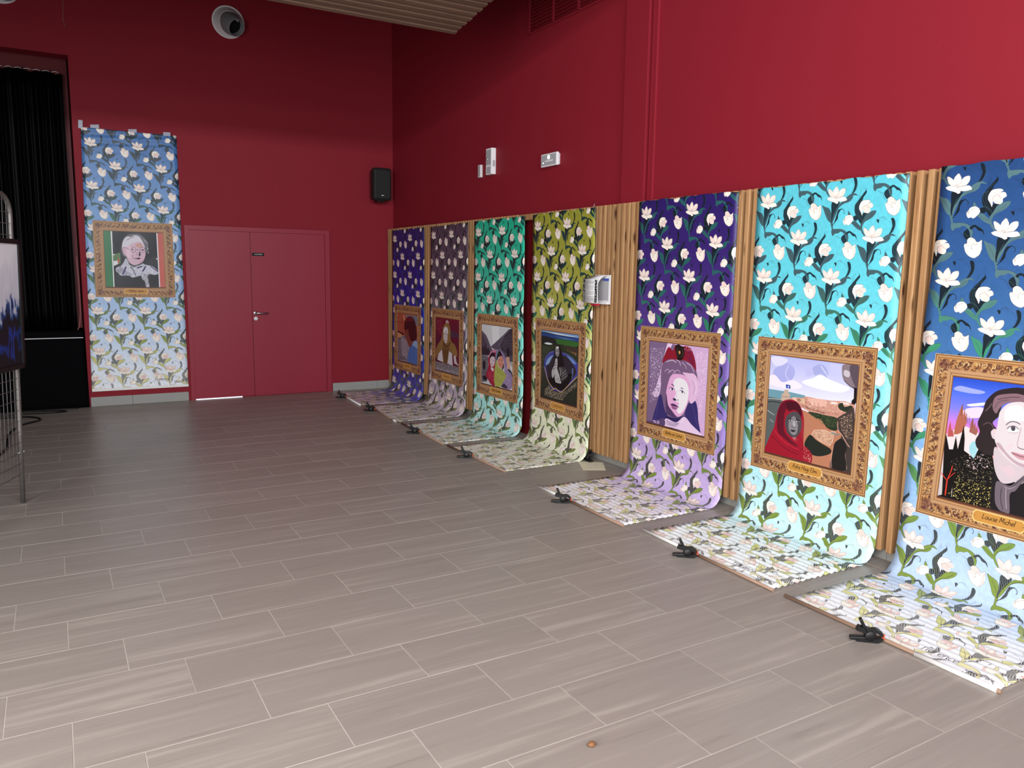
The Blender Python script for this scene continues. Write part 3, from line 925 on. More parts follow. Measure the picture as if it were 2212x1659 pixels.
def frame_art(res):
    """the printed gilded frame, 830 x 833 mm with a 618 x 610 opening at (107, 108)"""
    c = Canvas(830, 833, res, 3)
    W, H = c.W, c.H
    X, Y = np.meshgrid((np.arange(W) + .5) / res, (np.arange(H) + .5) / res)
    d = np.minimum(np.minimum(X, 830 - X), np.minimum(Y, 833 - Y))
    side = (np.minimum(X, 830 - X) < np.minimum(Y, 833 - Y))
    t = np.where(side, Y, X)
    nz = vnoise(W, H, 9 * res, 11)
    n2 = vnoise(W, H, 3.2 * res, 12)
    stops = [0, 3, 4, 8, 9, 15, 17, 19, 26, 50, 70, 76, 88, 90, 93, 100, 104, 108]
    cols = np.array([(236, 214, 180), (228, 198, 150), (110, 68, 48), (196, 146, 92), (222, 184, 124), (214, 172, 112), (140, 92, 60), (190, 140, 84), (216, 172, 104), (200, 150, 86), (190, 140, 90), (214, 176, 128), (206, 166, 118), (132, 86, 58), (222, 184, 130), (206, 160, 104), (130, 84, 56), (96, 60, 44)]) / 255.
    img = np.stack([np.interp(d, stops, cols[:, k]) for k in range(3)], -1)
    bead = (d > 3.5) & (d < 8.5) & ((t % 7) < 3.2)
    img[bead] = np.array((94, 56, 40)) / 255.
    band = np.clip((d - 22) / 6, 0, 1) * np.clip((74 - d) / 8, 0, 1)
    ph = np.sin(t / 45 * 2 * np.pi + (d - 45) * 0.09 + nz * 5) * 0.5 + 0.5
    dk = np.clip((n2 * 0.6 + ph * 0.5 + nz * 0.5 - 0.70) * 5, 0, 1) * band
    img = img * (1 - dk[..., None] * .85) + np.array((92, 54, 50)) / 255. * dk[..., None] * .85
    hl = np.clip((n2 * 0.7 + (1 - ph) * 0.4 - 0.72) * 6, 0, 1) * band
    img = img * (1 - hl[..., None] * .6) + np.array((250, 222, 158)) / 255. * hl[..., None] * .6
    # purplish leaf clusters at the corners and in the middle of each side
    for cx, cy in ((52, 52), (778, 52), (52, 781), (778, 781), (415, 46), (46, 416), (784, 416), (415, 787), (46, 230), (784, 230), (46, 610), (784, 610)):
        rr = np.hypot((X - cx), (Y - cy))
        an = np.arctan2(Y - cy, X - cx)
        lim = 46 if (cx in (52, 778)) else 27
        k = np.clip((lim * (0.72 + 0.28 * np.sin(an * 9 + rr * 0.12)) - rr) / 8, 0, 1) * band * np.clip(0.35 + n2, 0, 1)
        img = img * (1 - k[..., None] * .7) + np.array((108, 66, 66)) / 255. * k[..., None] * .7
    img = img * np.array((.86, .82, .82))
    c.a[:] = img
    dark, lite, mid = np.array((88, 48, 38)) / 255., np.array((252, 230, 170)) / 255., np.array((170, 116, 62)) / 255.
    r = np.random.RandomState(5)

    def loc(side_, tt, dd):            # along-side, from-edge -> mm
        if side_ == 0: return (tt, dd)
        if side_ == 1: return (830 - dd, tt)
        if side_ == 2: return (830 - tt, 833 - dd)
        return (dd, 833 - tt)
    for sd in range(4):
        n = 17
        for i in range(n):
            t0 = 60 + (710) * (i + .5) / n
            fl = 1 if i % 2 else -1
            # S scroll
            pts = []
            for k in range(14):
                a = k / 13 * 4.9
                rad = 15 * (1 - k / 17)
                pts.append(loc(sd, t0 + fl * rad * math.cos(a), 47 + rad * math.sin(a) * fl + 4 * fl))
            q = smooth_open(pts, 2)
            c.put(stroke(q + (0.9, 1.2), 3.6), dark, .75)
            c.put(stroke(q, 2.6), lite if i % 3 else mid, .85)
            for k in range(4):
                a0 = r.uniform(-20, 20)
                b0 = r.uniform(24, 34)
                z = np.array([loc(sd, t0 + a0, b0), loc(sd, t0 + a0 + fl * 6, b0 + 8), loc(sd, t0 + a0 + fl * 3, b0 + 17)])
                c.put(stroke(smooth_open(z, 3), 2.4), dark if k % 2 else lite, .6)
            for k in range(3):
                a0 = r.uniform(-20, 20)
                z = np.array([loc(sd, t0 + a0, 72), loc(sd, t0 + a0 - fl * 7, 66), loc(sd, t0 + a0 - fl * 5, 57)])
                c.put(stroke(smooth_open(z, 3), 2.0), dark if k % 2 else lite, .6)
    # mitres
    for a, b in (((0, 0), (107, 108)), ((830, 0), (724, 108)), ((0, 833), (107, 718)), ((830, 833), (724, 718))):
        c.put(stroke(np.array([a, b], float), 1.4), dark, .5)
    # name plate
    pl = [(300, 742), (308, 736), (522, 736), (530, 742), (538, 752), (538, 778), (530, 790), (522, 796), (308, 796), (300, 790), (292, 778), (292, 752)]
    c.put(pl, np.array((236, 200, 130)) / 255.)
    cx, cy = 415, 766
    c.put([((x - cx) * .965 + cx, (y - cy) * .86 + cy) for x, y in pl], np.array((192, 138, 66)) / 255.)
    for x in (303, 527):
        c.put([(x + 2.2 * math.cos(a), 766 + 2.2 * math.sin(a)) for a in np.linspace(0, 6.28, 9)[:-1]], dark)
    return c.a


# handwriting strokes on a 4-unit x-height, baseline y = 0
GL = {
    'a': (4.2, ['3.4,3.4 2,4 .6,3 .4,1.2 1.4,.1 2.8,1 3.5,3.8', '3.5,3.8 3.3,1 4,.1']), 'b': (3.8, ['.6,8 .5,.3', '.5,2.6 1.6,4 3.2,3.2 3.2,1 1.8,0 .5,.8']),
    'c': (3.4, ['3.2,3.3 2,4 .6,3 .4,1.2 1.6,0 3.2,.8']), 'd': (4.2, ['3.4,3.2 2,4 .6,3 .4,1.2 1.6,0 3,1.2', '3.8,8 3.4,1 4,.1']),
    'e': (3.5, ['.6,1.9 2.2,2.2 3,3.2 2,4 .6,3 .5,1 1.7,0 3.2,.8']), 'f': (2.8, ['2.8,7.4 1.8,8 1.2,6.6 .9,-1.5', '0,4 2.4,4.2']),
    'g': (4.0, ['3.3,3.3 2,4 .6,3 .5,1.4 1.6,.4 3.2,1.8 3.5,3.8', '3.5,3.8 3.2,-2 1.6,-3 .4,-2']), 'h': (4.1, ['.8,8 .4,0', '.5,2.2 1.6,3.8 3,3.6 3,1 3.8,.1']),
    'i': (1.8, ['.9,4 .7,.8 1.4,.1', '1.1,5.8 1.2,6.3']), 'j': (2, ['1.2,4 1,-2 0,-3', '1.4,5.8 1.5,6.3']), 'k': (3.6, ['.8,8 .4,0', '3,4 .7,1.9 3.3,0']),
    'l': (1.9, ['1.2,8 .7,1 1.5,.1']), 'm': (6, ['.6,4 .4,0', '.5,2.4 1.6,3.9 2.6,3.4 2.6,0', '2.6,2.4 3.8,3.9 4.8,3.4 4.8,1 5.6,.1']),
    'n': (4.1, ['.6,4 .4,0', '.5,2.2 1.7,3.9 3,3.4 3,1 3.8,.1']), 'o': (3.9, ['2,4 .6,3.2 .4,1.2 1.7,0 3.2,1 3.3,3 2,4 3.6,3.6']),
    'r': (3.0, ['.6,4 .4,0', '.5,2.2 1.4,3.8 2.6,3.8']), 's': (3.1, ['2.8,3.6 1.6,4 .8,3 2.6,1.4 1.8,0 .3,.5']), 't': (2.6, ['1.4,7 1,1 2.1,.1', '0,4.6 2.6,4.8']),
    'u': (4.1, ['.5,4 .6,.8 1.8,.1 3,1.6 3.4,4', '3.4,4 3.2,1 4,.1']), 'v': (3.6, ['.3,4 1.5,0 3.2,4']), 'y': (3.8, ['.4,4 1.4,1.2 3,4', '3.2,4 1.8,-2.6 .3,-3']),
    'z': (3.4, ['.4,4 3,4 .4,0 3.2,.2']),
    'A': (5.4, ['.2,0 2.8,7.8 4.6,0', '1,2.8 4.2,3']), 'B': (4.8, ['1,7.6 .6,0', '.9,7.4 3.4,7.6 3.8,5.6 1,4.2 3.8,3.6 4,1 .5,0']), 'E': (4.4, ['4,7.6 1.4,7.8 .6,4.2 .6,.4 3.8,.2', '.8,4.2 3.2,4.4']),
    'H': (5.4, ['1,7.8 .4,0', '4.8,7.8 4.2,0', '.8,4 4.6,4.2']), 'J': (3.8, ['3.2,7.8 2.6,.6 1.2,0 .2,1.2']), 'L': (4.2, ['1.2,7.8 .5,.6 1.4,.2 3.8,.6']), 'M': (6.2, ['.2,0 1.4,7.8 3,2 5,7.8 5.2,0']),
    'S': (4.4, ['4,6.8 2.6,7.8 .8,6.4 3.6,2.4 2.2,0 .2,1']), 'Y': (4.6, ['.4,7.8 2.2,4 4.6,7.8', '2.2,4 1.6,0']),
    ' ': (2.4, [])}


def write(c, txt, cx, cy, xh, val, w=1.5, centre=True):
    tot = sum(GL[k][0] for k in txt)
    s = xh / 4.0
    x = cx - tot * s / 2 if centre else cx
    for k in txt:
        adv, st = GL[k]
        for q in st:
            p = np.array([[float(v) for v in z.split(',')] for z in q.split()])
            p = np.stack([x + (p[:, 0] + p[:, 1] * .18) * s, cy + xh / 2 - p[:, 1] * s], 1)
            c.put(stroke(smooth_open(p, 4), w), val)
        x += adv * s


def rampc(t, stops):
    xs = [s[0] for s in stops]
    return np.stack([np.interp(t, xs, [s[1][k] / 255. for s in stops]) for k in range(3)], -1)


_cache = {}
def banner_art(res, total, F, u0, spec, portrait, name, inner=(618., 610.)):
    """full print: 1000 mm wide, `total` mm long; F = distance of the printed frame's top from the top edge"""
    if res not in _cache: _cache[res] = (make_tile(res), frame_art(res))
    tile, fr = _cache[res]
    c = Canvas(1000, total, res, 3)
    W, H = c.W, c.H
    T = (np.arange(H) + .5) / res - F           # mm below the frame's top
    U = (np.arange(W) + .5) / res
    ti = (((T + 822) % PY) * res).astype(int) % tile.shape[0]
    ui = (((U - 90) % PX) * res).astype(int) % tile.shape[1]
    P = tile[ti][:, ui]
    bgc = rampc(T, spec['bg'])[:, None, :] * np.ones((1, W, 1))
    if 'side' in spec:                          # paler margins beside the printed frame
        k = np.clip(1 - np.minimum(U, 1000 - U) / 90, 0, 1)[None, :] * np.interp(T, [-150, 250, 800, 900], [0, 1, 1, 0])[:, None]
        bgc = bgc * (1 - k[..., None] * .55) + np.array(spec['side']) / 255. * k[..., None] * .55
    leaf = rampc(T, spec['leaf'])[:, None, :]
    dark = rampc(T, spec['dark'])[:, None, :]
    flo = rampc(T, [(-900, (246, 236, 224)), (900, (244, 234, 226)), (1500, (246, 238, 226)), (1900, (248, 242, 230))])[:, None, :]
    pnk = rampc(T, [(-900, (238, 214, 206)), (900, (232, 208, 200)), (1900, (234, 200, 194))])[:, None, :]
    ink = rampc(T, [(-900, (30, 26, 34)), (1000, (60, 52, 50)), (1900, (60, 54, 54))])[:, None, :]
    E = P[..., 5:6] * np.interp(T, [-915, 0, 800, 1000, 1900], [.0, .15, .35, .7, .8])[:, None, None]
    P = P[..., :5].copy()
    UU, TT = np.meshgrid(U, T)
    hatch = np.clip(np.sin((UU * .8 + TT * .25 + 9 * np.sin(TT * .07 + UU * .03)) * .95) * 2.2 - .3, 0, 1)
    hatch *= np.interp(T, [-915, 300, 900, 1500, 1900], [.12, .2, .4, .65, .75])[:, None]
    P[..., 1] *= (1 - hatch)
    s = P.sum(-1, keepdims=True)
    nz = vnoise(W, H, 14 * res, 21)[..., None] * .06 + vnoise(W, H, 3 * res, 22)[..., None] * .03 - .045
    a = bgc * (1 - s) * (1 + nz) + leaf * P[..., 0:1] + dark * P[..., 1:2] + flo * P[..., 2:3] + pnk * P[..., 3:4] + ink * P[..., 4:5]
    a = a * (1 - E) + ink * E
    c.a[:] = a
    # portrait
    oy, ox = int(round(F * res)), int(round(77 * res))
    h, w = fr.shape[:2]
    c.a[oy:oy + h, ox:ox + w] = fr
    pc = Canvas(inner[0] * 1.0, inner[1] * 1.0, res, 3)
    for k, col, wd, pts in parse(portrait):
        if k == 'g':
            g = rampc(np.linspace(0, 1, pc.H), [(q[0], [z * 255 for z in q[1]]) for q in pts])
            pc.a[:] = g[:, None, :]
            continue
        v = [int(q) / 255. for q in col.split(',')]
        if k == 'f': pc.put(smooth_closed(pts), v)
        elif k == 'F': pc.put(pts, v)
        elif k == 'l': pc.put(stroke(smooth_open(pts), max(wd, 1.6)), v, .95)
        else: pc.speck(pts, v, wd)
    iy, ix = int(round((F + 108) * res)), int(round((77 + 106) * res))
    c.a[iy:iy + pc.H, ix:ix + pc.W] = pc.a
    if not name:      # plate too small to read in the photograph: a thin wavy line of handwriting
        xs_ = np.linspace(77 + 345, 77 + 485, 60)
        c.put(stroke(np.stack([xs_, F + 766 + 5 * np.sin(xs_ * .75) * np.cos(xs_ * .21)], 1), 2.4), np.array((40, 24, 18)) / 255.)
    write(c, name, 77 + 415, F + 766, 14 if len(name) < 15 else 11.5, np.array((40, 24, 18)) / 255., 2.6)
    write(c, 'florence', 640, total - 90, 24, np.array((50, 40, 40)) / 255., 3.2, False)
    write(c, 'guerin', 845, total - 60, 22, np.array((50, 40, 40)) / 255., 3.0, False)
    return np.clip(c.a, 0, 1)


def to_material(name, arr, rough=0.45, spec=0.35):
    H, W = arr.shape[:2]
    im = bpy.data.images.new(name, W, H, alpha=False)
    px = np.ones((H, W, 4), np.float32)
    px[..., :3] = arr[::-1]
    im.pixels.foreach_set(px.ravel())
    im.update()
    m = bpy.data.materials.new(name)
    m.use_nodes = True
    nt = m.node_tree
    p = nt.nodes['Principled BSDF']
    t = nt.nodes.new('ShaderNodeTexImage')
    t.image = im
    uv = nt.nodes.new('ShaderNodeUVMap')
    uv.uv_map = 'UVMap'
    nt.links.new(uv.outputs['UV'], t.inputs['Vector'])
    nt.links.new(t.outputs['Color'], p.inputs['Base Color'])
    p.inputs['Roughness'].default_value = rough
    p.inputs['Specular IOR Level'].default_value = spec
    return m
# ------------------------------------------------------------------ setting
ZC = lambda y: 3.0 - 0.125 * y          # underside of the slatted ceiling, rising towards the camera
floor = MB().box(-10.2, 0.2, -12.3, 1.6, -0.12, -0.0012).build('floor', GROUT)
tag(floor, kind='structure')

# tiles 600 x 300, third-bond
TL, TW, TX0, TY0 = 0.6, 0.3, -2.7448, 6.9434
def tile_mesh(l, w):
    b = MB()
    b.box(-l / 2, l / 2, -w / 2, w / 2, -0.0055, 0, bev=0.0006, seg=1)
    me = b.mesh('tile')
    me.materials.append(TILE)
    return me
GW = 0.0034
tm = tile_mesh(TL - GW, TW - GW)
camp, cm3 = cam.location.copy(), cam.matrix_world.inverted()
def in_view(x, y, z=0, m=1.06):
    v = cm3 @ Vector((x, y, z))
    if v.z > -0.3: return None
    px, py = FPX * v.x / -v.z, FPX * v.y / -v.z
    if abs(px) > 1106 * m or abs(py) > 829 * m: return None
    return -v.z
cands, rest = [], []
for r in range(-24, 32):
    yc = -(TY0 + (r + 0.5) * TW)
    if yc > 0.2 or yc < -12.2: continue
    for n in range(-32, 26):
        xc = TX0 + (n + 0.5 + r / 3.0) * TL
        if xc < -10.2 or xc > 0.3: continue
        x0, x1 = xc - TL / 2, min(xc + TL / 2, 0.0)
        if x1 - x0 < 0.03: continue
        y1 = min(yc + TW / 2, 0.0)
        if y1 - (yc - TW / 2) < 0.03: continue
        if xc < -3.63 and y1 > -0.0: y1 = 0.0
        ds = [in_view(x, y) for x in (x0, xc, x1) for y in (yc - TW / 2, yc, y1)]
        ds = [q for q in ds if q]
        item = (x0, x1, yc - TW / 2, y1)
        if ds and min(ds) < 30: cands.append((min(ds), item))
        else: rest.append(item)
cands.sort(key=lambda q: q[0])
rng = random.Random(4)
for i, (dist, (x0, x1, y0, y1)) in enumerate(cands):
    if i >= 300:
        rest.append((x0, x1, y0, y1))
        continue
    l, w = x1 - x0, y1 - y0
    me = tm if (l > TL - .002 and w > TW - .002) else tile_mesh(l - GW, w - GW)
    inst('tile', me, floor, ((x0 + x1) / 2, (y0 + y1) / 2, rng.uniform(-.0004, 0)), (0, 0, math.pi if rng.random() < .5 and me is tm else 0))
b = MB()
for (x0, x1, y0, y1) in rest:
    b.box(x0 + .0021, x1 - .0021, y0 + .0021, y1 - .0021, -0.0055, -0.0003)
o = b.build('outer_tiles', TILE, floor)
tag(o, kind='stuff')

# back wall with the stage opening on its left
WT = 5.6
b = MB()
b.box(-3.63, 0.2, 0, 0.2, 0, WT)
b.box(-10.2, -3.63, 0, 0.2, 3.75, WT)
b.box(-10.2, -9.0, 0, 0.2, 0, 3.75)
wall_back = tag(b.build('wall_back', RED), kind='structure')
wall_right = tag(MB().box(0, 0.2, -12.3, 0, 0, WT).build('wall_right', RED), kind='structure')
# stage house behind the opening
b = MB()
b.box(-9.2, -9.0, 0.2, 1.6, 0, 4.6)
b.box(-3.63, -3.45, 0.2, 1.6, 0, 4.6)
b.box(-9.2, -3.45, 1.6, 1.8, 0, 4.6)
b.box(-9.2, -3.45, 0.2, 1.8, 4.6, 4.7)
b.box(-9.0, -3.64, 0.36, 0.40, 3.45, 4.6)
b.box(-3.80, -3.64, 0.36, 0.40, 0.86, 3.45)
tag(b.build('wall_stage', DARK_RED), kind='structure')
# front and left walls, out of frame, glazed where the daylight comes in
b = MB()
b.box(-10.2, -9.4, -12.3, -12.1, 0, WT)
b.box(-0.6, 0.0, -12.3, -12.1, 0, WT)
b.box(-9.4, -0.6, -12.3, -12.1, 4.6, WT)
b.box(-9.4, -0.6, -12.3, -12.1, 0, 0.3)
tag(b.build('wall_front', PLASTER), kind='structure')
b = MB()
b.box(-10.2, -10.0, -7.2, 0, 0, WT)
b.box(-10.0, -6.85, -7.4, -7.2, 0, WT)
b.box(-7.0, -6.85, -12.1, -11.5, 0, WT)
b.box(-7.0, -6.85, -11.5, -7.4, 3.4, WT)
b.box(-7.0, -6.85, -11.5, -7.4, 0, 0.3)
tag(b.build('wall_left', PLASTER), kind='structure')

# ceiling: flat roof deck above, sloping slatted raft below it
ceil = tag(MB().box(-10.2, 0.2, -12.3, 0.2, WT, WT + .15).build('ceiling', CEIL), kind='structure')
raft = tag(MB().box(-9.4, -1.0, -11.9, -3.86, 0, 0.02).build('ceiling_raft', CEIL), kind='structure')
for v in raft.data.vertices: v.co.z += ZC(v.co.y) + 0.10
sb = MB()
sb.box(-4.22, 4.22, -0.027, 0.027, 0, 0.085, bev=0.004, seg=1)
sm = sb.mesh('slat')
sm.materials.append(CWOOD)
th = math.atan(-0.125)
for k in range(22):
    y = -3.79 - 0.088 * k
    inst('slat', sm, raft, (-5.17 + rng.uniform(-.006, .006), y, ZC(y)), (th, 0, 0))
b = MB()
for k in range(22, 92):
    y = -3.79 - 0.088 * k
    b.box(-9.39, -0.95, y - .027, y + .027, ZC(y), ZC(y) + .085)
tag(b.build('outer_slats', CWOOD, raft), kind='stuff')

# pilaster and cable trunking on the right wall
tag(MB().box(-0.035, 0.0, -5.12, -4.845, 2.08, WT, bev=.003).build('trim_1', RED), kind='structure')
tr = MB()
tr.box(-0.022, 0.0, -5.205, -5.150, 2.08, WT, bev=.004)
tr.box(-0.026, 0.0, -5.158, -5.152, 2.08, WT)
tag(tr.build('trim_2', RED), kind='structure')

# baseboards: back wall left and right of the door, right wall below the cladding
def baseb(name, segs, depth, along):
    root = None
    for i, (a, c) in enumerate(segs):
        bb = MB()
        if along == 'x': bb.box(a + .001, c - .001, -depth, 0, 0, 0.105, bev=.002, seg=1)
        else: bb.box(-depth, 0, a + .001, c - .001, 0, 0.105, bev=.002, seg=1)
        if root is None:
            root = tag(bb.build(name, BASEB), kind='structure')
        else:
            bb.build('tile', BASEB, root)
baseb('baseboard_back', [(-3.615, -3.191), (-3.191, -2.59), (-0.85, -0.249), (-0.249, 0.0)], 0.011, 'x')
ys = [-12.1 + 0.6 * i for i in range(22)]
baseb('baseboard_right', [(a, min(a + .6, -.011)) for a in ys if not (-3.95 < a + .3 < -3.3)], 0.011, 'y')

# slatted larch cladding on the right wall, z 0.07 - 2.09
clad = MB()
clad.box(-0.036, -0.012, -12.1, -3.86, 0.11, 2.085)
clad.box(-0.036, -0.012, -3.34, 0.0, 0.11, 2.085)
clad = tag(clad.build('wall_cladding', WOOD_BACK), kind='structure')
def slat_mesh(z0=0.072, z1=2.09):
    q = MB()
    q.box(-0.026, 0.026, -0.0165, 0.0165, z0, z1, bev=.0025, seg=1)
    me = q.mesh('slat')
    me.materials.append(WOOD)
    return me
wm = slat_mesh()
y = -0.035
k = 0
while y > -10.6:
    if not (-3.86 < y < -3.34):
        inst('slat', wm, clad, (-0.0605 + rng.uniform(-.0015, .0015), y + rng.uniform(-.002, .002), 0))
        k += 1
    y -= 0.0600
b = MB()
b.box(-0.072, -0.0, -3.88, -3.30, 2.035, 2.09, bev=.003)
b.build('lintel', WOOD, clad)
# dark red door in the cladding
d2 = MB().box(-0.012, 0.0, -3.86, -3.34, 0.0, 2.035)
tag(d2.build('door_2', DARK_RED), kind='structure')

# ventilation grille, top of the right wall
gr = empty('ventilation_grille', (0, -3.9, 3.71))
tag(gr, 'dark red louvred ventilation grille high on the right wall, by the ceiling', 'grille')
MB().box(-0.004, 0.0, -2.4, 0.52, 0.0, 1.3).build('backing', DARK_RED, gr)
fr = MB()
fr.box(-0.016, 0, 0.505, 0.53, 0, 1.3)
for yy in (0.115, -0.27): fr.box(-0.016, 0, yy - .012, yy + .012, 0, 1.3)
fr.box(-0.016, 0, -2.42, -2.4, 0, 1.3)
fr.box(-0.016, 0, -2.42, 0.53, -0.012, 0.006)
fr.build('frame', RED, gr)
lm = MB()
lm.box(-0.013, 0.004, -1.455, 1.455, -0.002, 0.002)
lme = lm.mesh('louvre')
lme.materials.append(RED)
for k in range(42):
    inst('louvre', lme, gr, (-0.006, -0.945, 0.025 + k * 0.030), (0, math.radians(-35), 0))

# ------------------------------------------------------------------ double door in the back wall
door = MB()
door.box(-2.565, -2.515, -0.022, 0.0, 0, 1.99)
door.box(-0.925, -0.865, -0.022, 0.0, 0, 1.99)
door.box(-2.565, -0.865, -0.022, 0.0, 1.99, 2.04)
door = tag(door.build('door_1', RED_DOOR), kind='structure')
MB().box(-2.515, -1.8345, -0.012, 0.0, 0.012, 1.988, bev=.0015).build('door_leaf', RED_DOOR, door)
leaf2 = MB().box(-1.8285, -0.927, -0.012, 0.0, 0.006, 1.988, bev=.0015).build('door_leaf', RED_DOOR, door)
MB().box(-1.835, -1.828, -0.006, 0.0, 0.006, 1.988).build('meeting_gap', DARK_RED, door)
Ry = Matrix.Rotation(math.radians(90), 4, 'X')
hb = MB()
hb.lathe([(0, .012), (.022, .012), (.025, .008), (.025, 0)], 24, Matrix.Translation((-1.797, -0.012, 1.022)) @ Ry)
hb.tube([(-1.797, -0.02, 1.022), (-1.797, -0.06, 1.022), (-1.787, -0.066, 1.022), (-1.655, -0.066, 1.020)], .009, 10)
h = hb.build('door_handle', STEEL, leaf2)
hb = MB()
hb.lathe([(0, .010), (.022, .010), (.024, .006), (.024, 0)], 24, Matrix.Translation((-1.793, -0.012, 0.955)) @ Ry)
hb.build('lock_rosette', WHITEP, leaf2)
MB().box(-1.815, -1.672, -0.016, -0.012, 1.708, 1.745, bev=.001).build('name_plate', BLACKINK, leaf2)
tag(MB().box(-2.512, -1.98, -0.010, -0.004, 0.0, 0.011).build('daylight_glow_strip', mat('daylight_glow', rgb(240, 244, 255), .5, .2, emit=(.86, .92, 1, 1), es=.9), door), 'glowing strip standing in for daylight under the left door leaf')  # emissive strip stands in for daylight showing under the leaf

def text_obj(name, txt, size, loc, rot, m, parent=None, ext=0.0006):
    cu = bpy.data.curves.new(name, 'FONT')
    cu.body = txt
    cu.size = size
    cu.extrude = ext
    cu.align_x = 'CENTER'
    cu.align_y = 'CENTER'
    cu.materials.append(m)
    o = link(bpy.data.objects.new(name, cu))
    o.location = loc
    o.rotation_euler = rot
    if parent is not None: o.parent = parent
    return o
text_obj('plate_lettering', 'CHAUFFERIE', 0.0165, (-1.743, -0.0165, 1.7265), (math.pi / 2, 0, 0), WHITEINK, leaf2)

# ------------------------------------------------------------------ banners
MOTIF_DARK_TOP = (22, 36, 42)
def lf(top, mid, low=(112, 126, 58), bot=(206, 208, 130), end=(236, 230, 180)):
    return [(-915, top), (-350, top), (-40, mid), (400, mid), (900, low), (1250, (132, 150, 70)), (1500, bot), (1900, end)]
def dk(top=(20, 30, 36), low=(44, 44, 38), end=(112, 108, 106)):
    return [(-915, top), (500, top), (900, low), (1400, low), (1900, end)]
SPEC = {
    0: dict(bg=[(-975, (62, 108, 168)), (-500, (92, 138, 196)), (0, (122, 162, 212)), (800, (160, 190, 230)), (1200, (190, 212, 240)), (1650, (228, 236, 248)), (1900, (238, 242, 248))],
            leaf=lf((44, 62, 72), (50, 104, 84), (110, 134, 84))),
    1: dict(bg=[(-965, (42, 38, 108)), (-500, (34, 36, 132)), (0, (34, 40, 170)), (400, (34, 40, 150)), (800, (64, 60, 158)), (1150, (96, 96, 190)), (1350, (150, 146, 204)), (1550, (212, 200, 224)), (1900, (226, 214, 226))],
            leaf=lf((44, 56, 100), (52, 98, 110), (100, 112, 84)), side=(40, 90, 200)),
    2: dict(bg=[(-965, (82, 66, 84)), (-300, (96, 84, 100)), (0, (112, 104, 118)), (500, (136, 126, 142)), (900, (188, 172, 190)), (1300, (214, 204, 214)), (1600, (234, 226, 230)), (1900, (240, 234, 236))],
            leaf=lf((62, 64, 74), (62, 98, 84), (104, 118, 76)), side=(190, 185, 198)),
    3: dict(bg=[(-965, (24, 176, 140)), (-500, (44, 184, 152)), (0, (84, 200, 176)), (500, (132, 220, 206)), (900, (172, 232, 228)), (1300, (206, 242, 240)), (1550, (238, 244, 240)), (1900, (244, 244, 238))],
            leaf=lf((24, 60, 58), (36, 92, 78), (92, 116, 60)), side=(160, 230, 222)),
    4: dict(bg=[(-965, (152, 152, 52)), (-500, (158, 158, 62)), (0, (178, 178, 88)), (400, (210, 212, 150)), (900, (232, 234, 204)), (1300, (240, 240, 222)), (1900, (246, 244, 234))],
            leaf=lf((24, 62, 66), (40, 108, 84), (110, 130, 64)), side=(216, 222, 160)),
    5: dict(bg=[(-920, (44, 28, 98)), (-500, (58, 36, 112)), (0, (84, 58, 134)), (400, (128, 100, 172)), (800, (182, 156, 210)), (1200, (204, 184, 228)), (1450, (232, 222, 240)), (1650, (244, 240, 246)), (1900, (248, 246, 248))],
            leaf=lf((40, 94, 94), (48, 126, 96), (112, 134, 66)), side=(120, 104, 180)),
    6: dict(bg=[(-915, (92, 192, 210)), (-400, (96, 200, 216)), (0, (110, 206, 220)), (500, (150, 220, 230)), (900, (184, 230, 240)), (1200, (206, 240, 246)), (1450, (236, 248, 250)), (1900, (248, 250, 250))],
            leaf=lf((64, 90, 98), (60, 130, 98), (120, 146, 62)), side=(150, 226, 238)),
    7: dict(bg=[(-915, (36, 68, 118)), (-400, (48, 88, 142)), (0, (64, 110, 164)), (400, (120, 168, 216)), (900, (170, 198, 236)), (1250, (192, 212, 240)), (1500, (234, 240, 248)), (1900, (246, 247, 250))],
            leaf=lf((80, 112, 118), (60, 140, 106), (120, 144, 64)), side=(130, 176, 224)),
}
for k_ in SPEC: SPEC[k_]['dark'] = dk()
SPEC[6]['dark'] = dk((24, 40, 48))
SPEC[0]['dark'] = dk((36, 52, 62), (56, 62, 60))
NAMES = {0: 'Mother Jones', 1: '', 2: '', 3: 'Malala Yousafzai', 4: '', 5: 'Bertha von Suttner', 6: 'Asha Hagi Elmi', 7: 'Louise Michel'}
LBL = {
    1: 'royal blue tulip-pattern banner in the far corner, printed with a woman in blue',
    2: 'dark mauve tulip-pattern banner printed with a framed woman in an ochre headscarf',
    3: 'emerald to aqua tulip-pattern banner printed with framed girls before mountains',
    4: 'olive to cream tulip-pattern banner printed with a figure standing over a crater',
    5: 'violet to lilac tulip-pattern banner printed with a woman in a red tiara',
    6: 'turquoise tulip-pattern banner printed with a woman in a red headscarf before a town',
    7: 'dark blue tulip-pattern banner at the right edge, printed with a dark-haired woman and dark trees',
}
# id: top-left (Y, X), top-right (Y, X), top z, floor end left (X, Y), floor end right (X, Y), ripple, px per mm
BAN = {
    1: ((-.215, -.100), (-1.215, -.096), 2.065, (-.835, -.17), (-.905, -1.20), .0022, .5),
    2: ((-1.380, -.088), (-2.355, -.098), 2.063, (-.835, -1.30), (-.915, -2.34), .003, .5),
    3: ((-2.500, -.098), (-3.500, -.090), 2.07, (-.905, -2.50), (-.940, -3.52), .0032, .6),
    4: ((-3.620, -.075), (-4.640, -.118), 2.075, (-.932, -3.64), (-.932, -4.64), .0030, .7),
    5: ((-5.155, -.096), (-6.145, -.096), 2.085, (-.928, -5.15), (-.945, -6.14), .0045, .9),
    6: ((-6.300, -.094), (-7.308, -.094), 2.083, (-.880, -6.29), (-.912, -7.29), .0068, .95),
    7: ((-7.475, -.092), (-8.480, -.094), 2.095, (-.911, -7.40), (-.911, -8.38), .0042, 1.0),
}
RB = 0.115
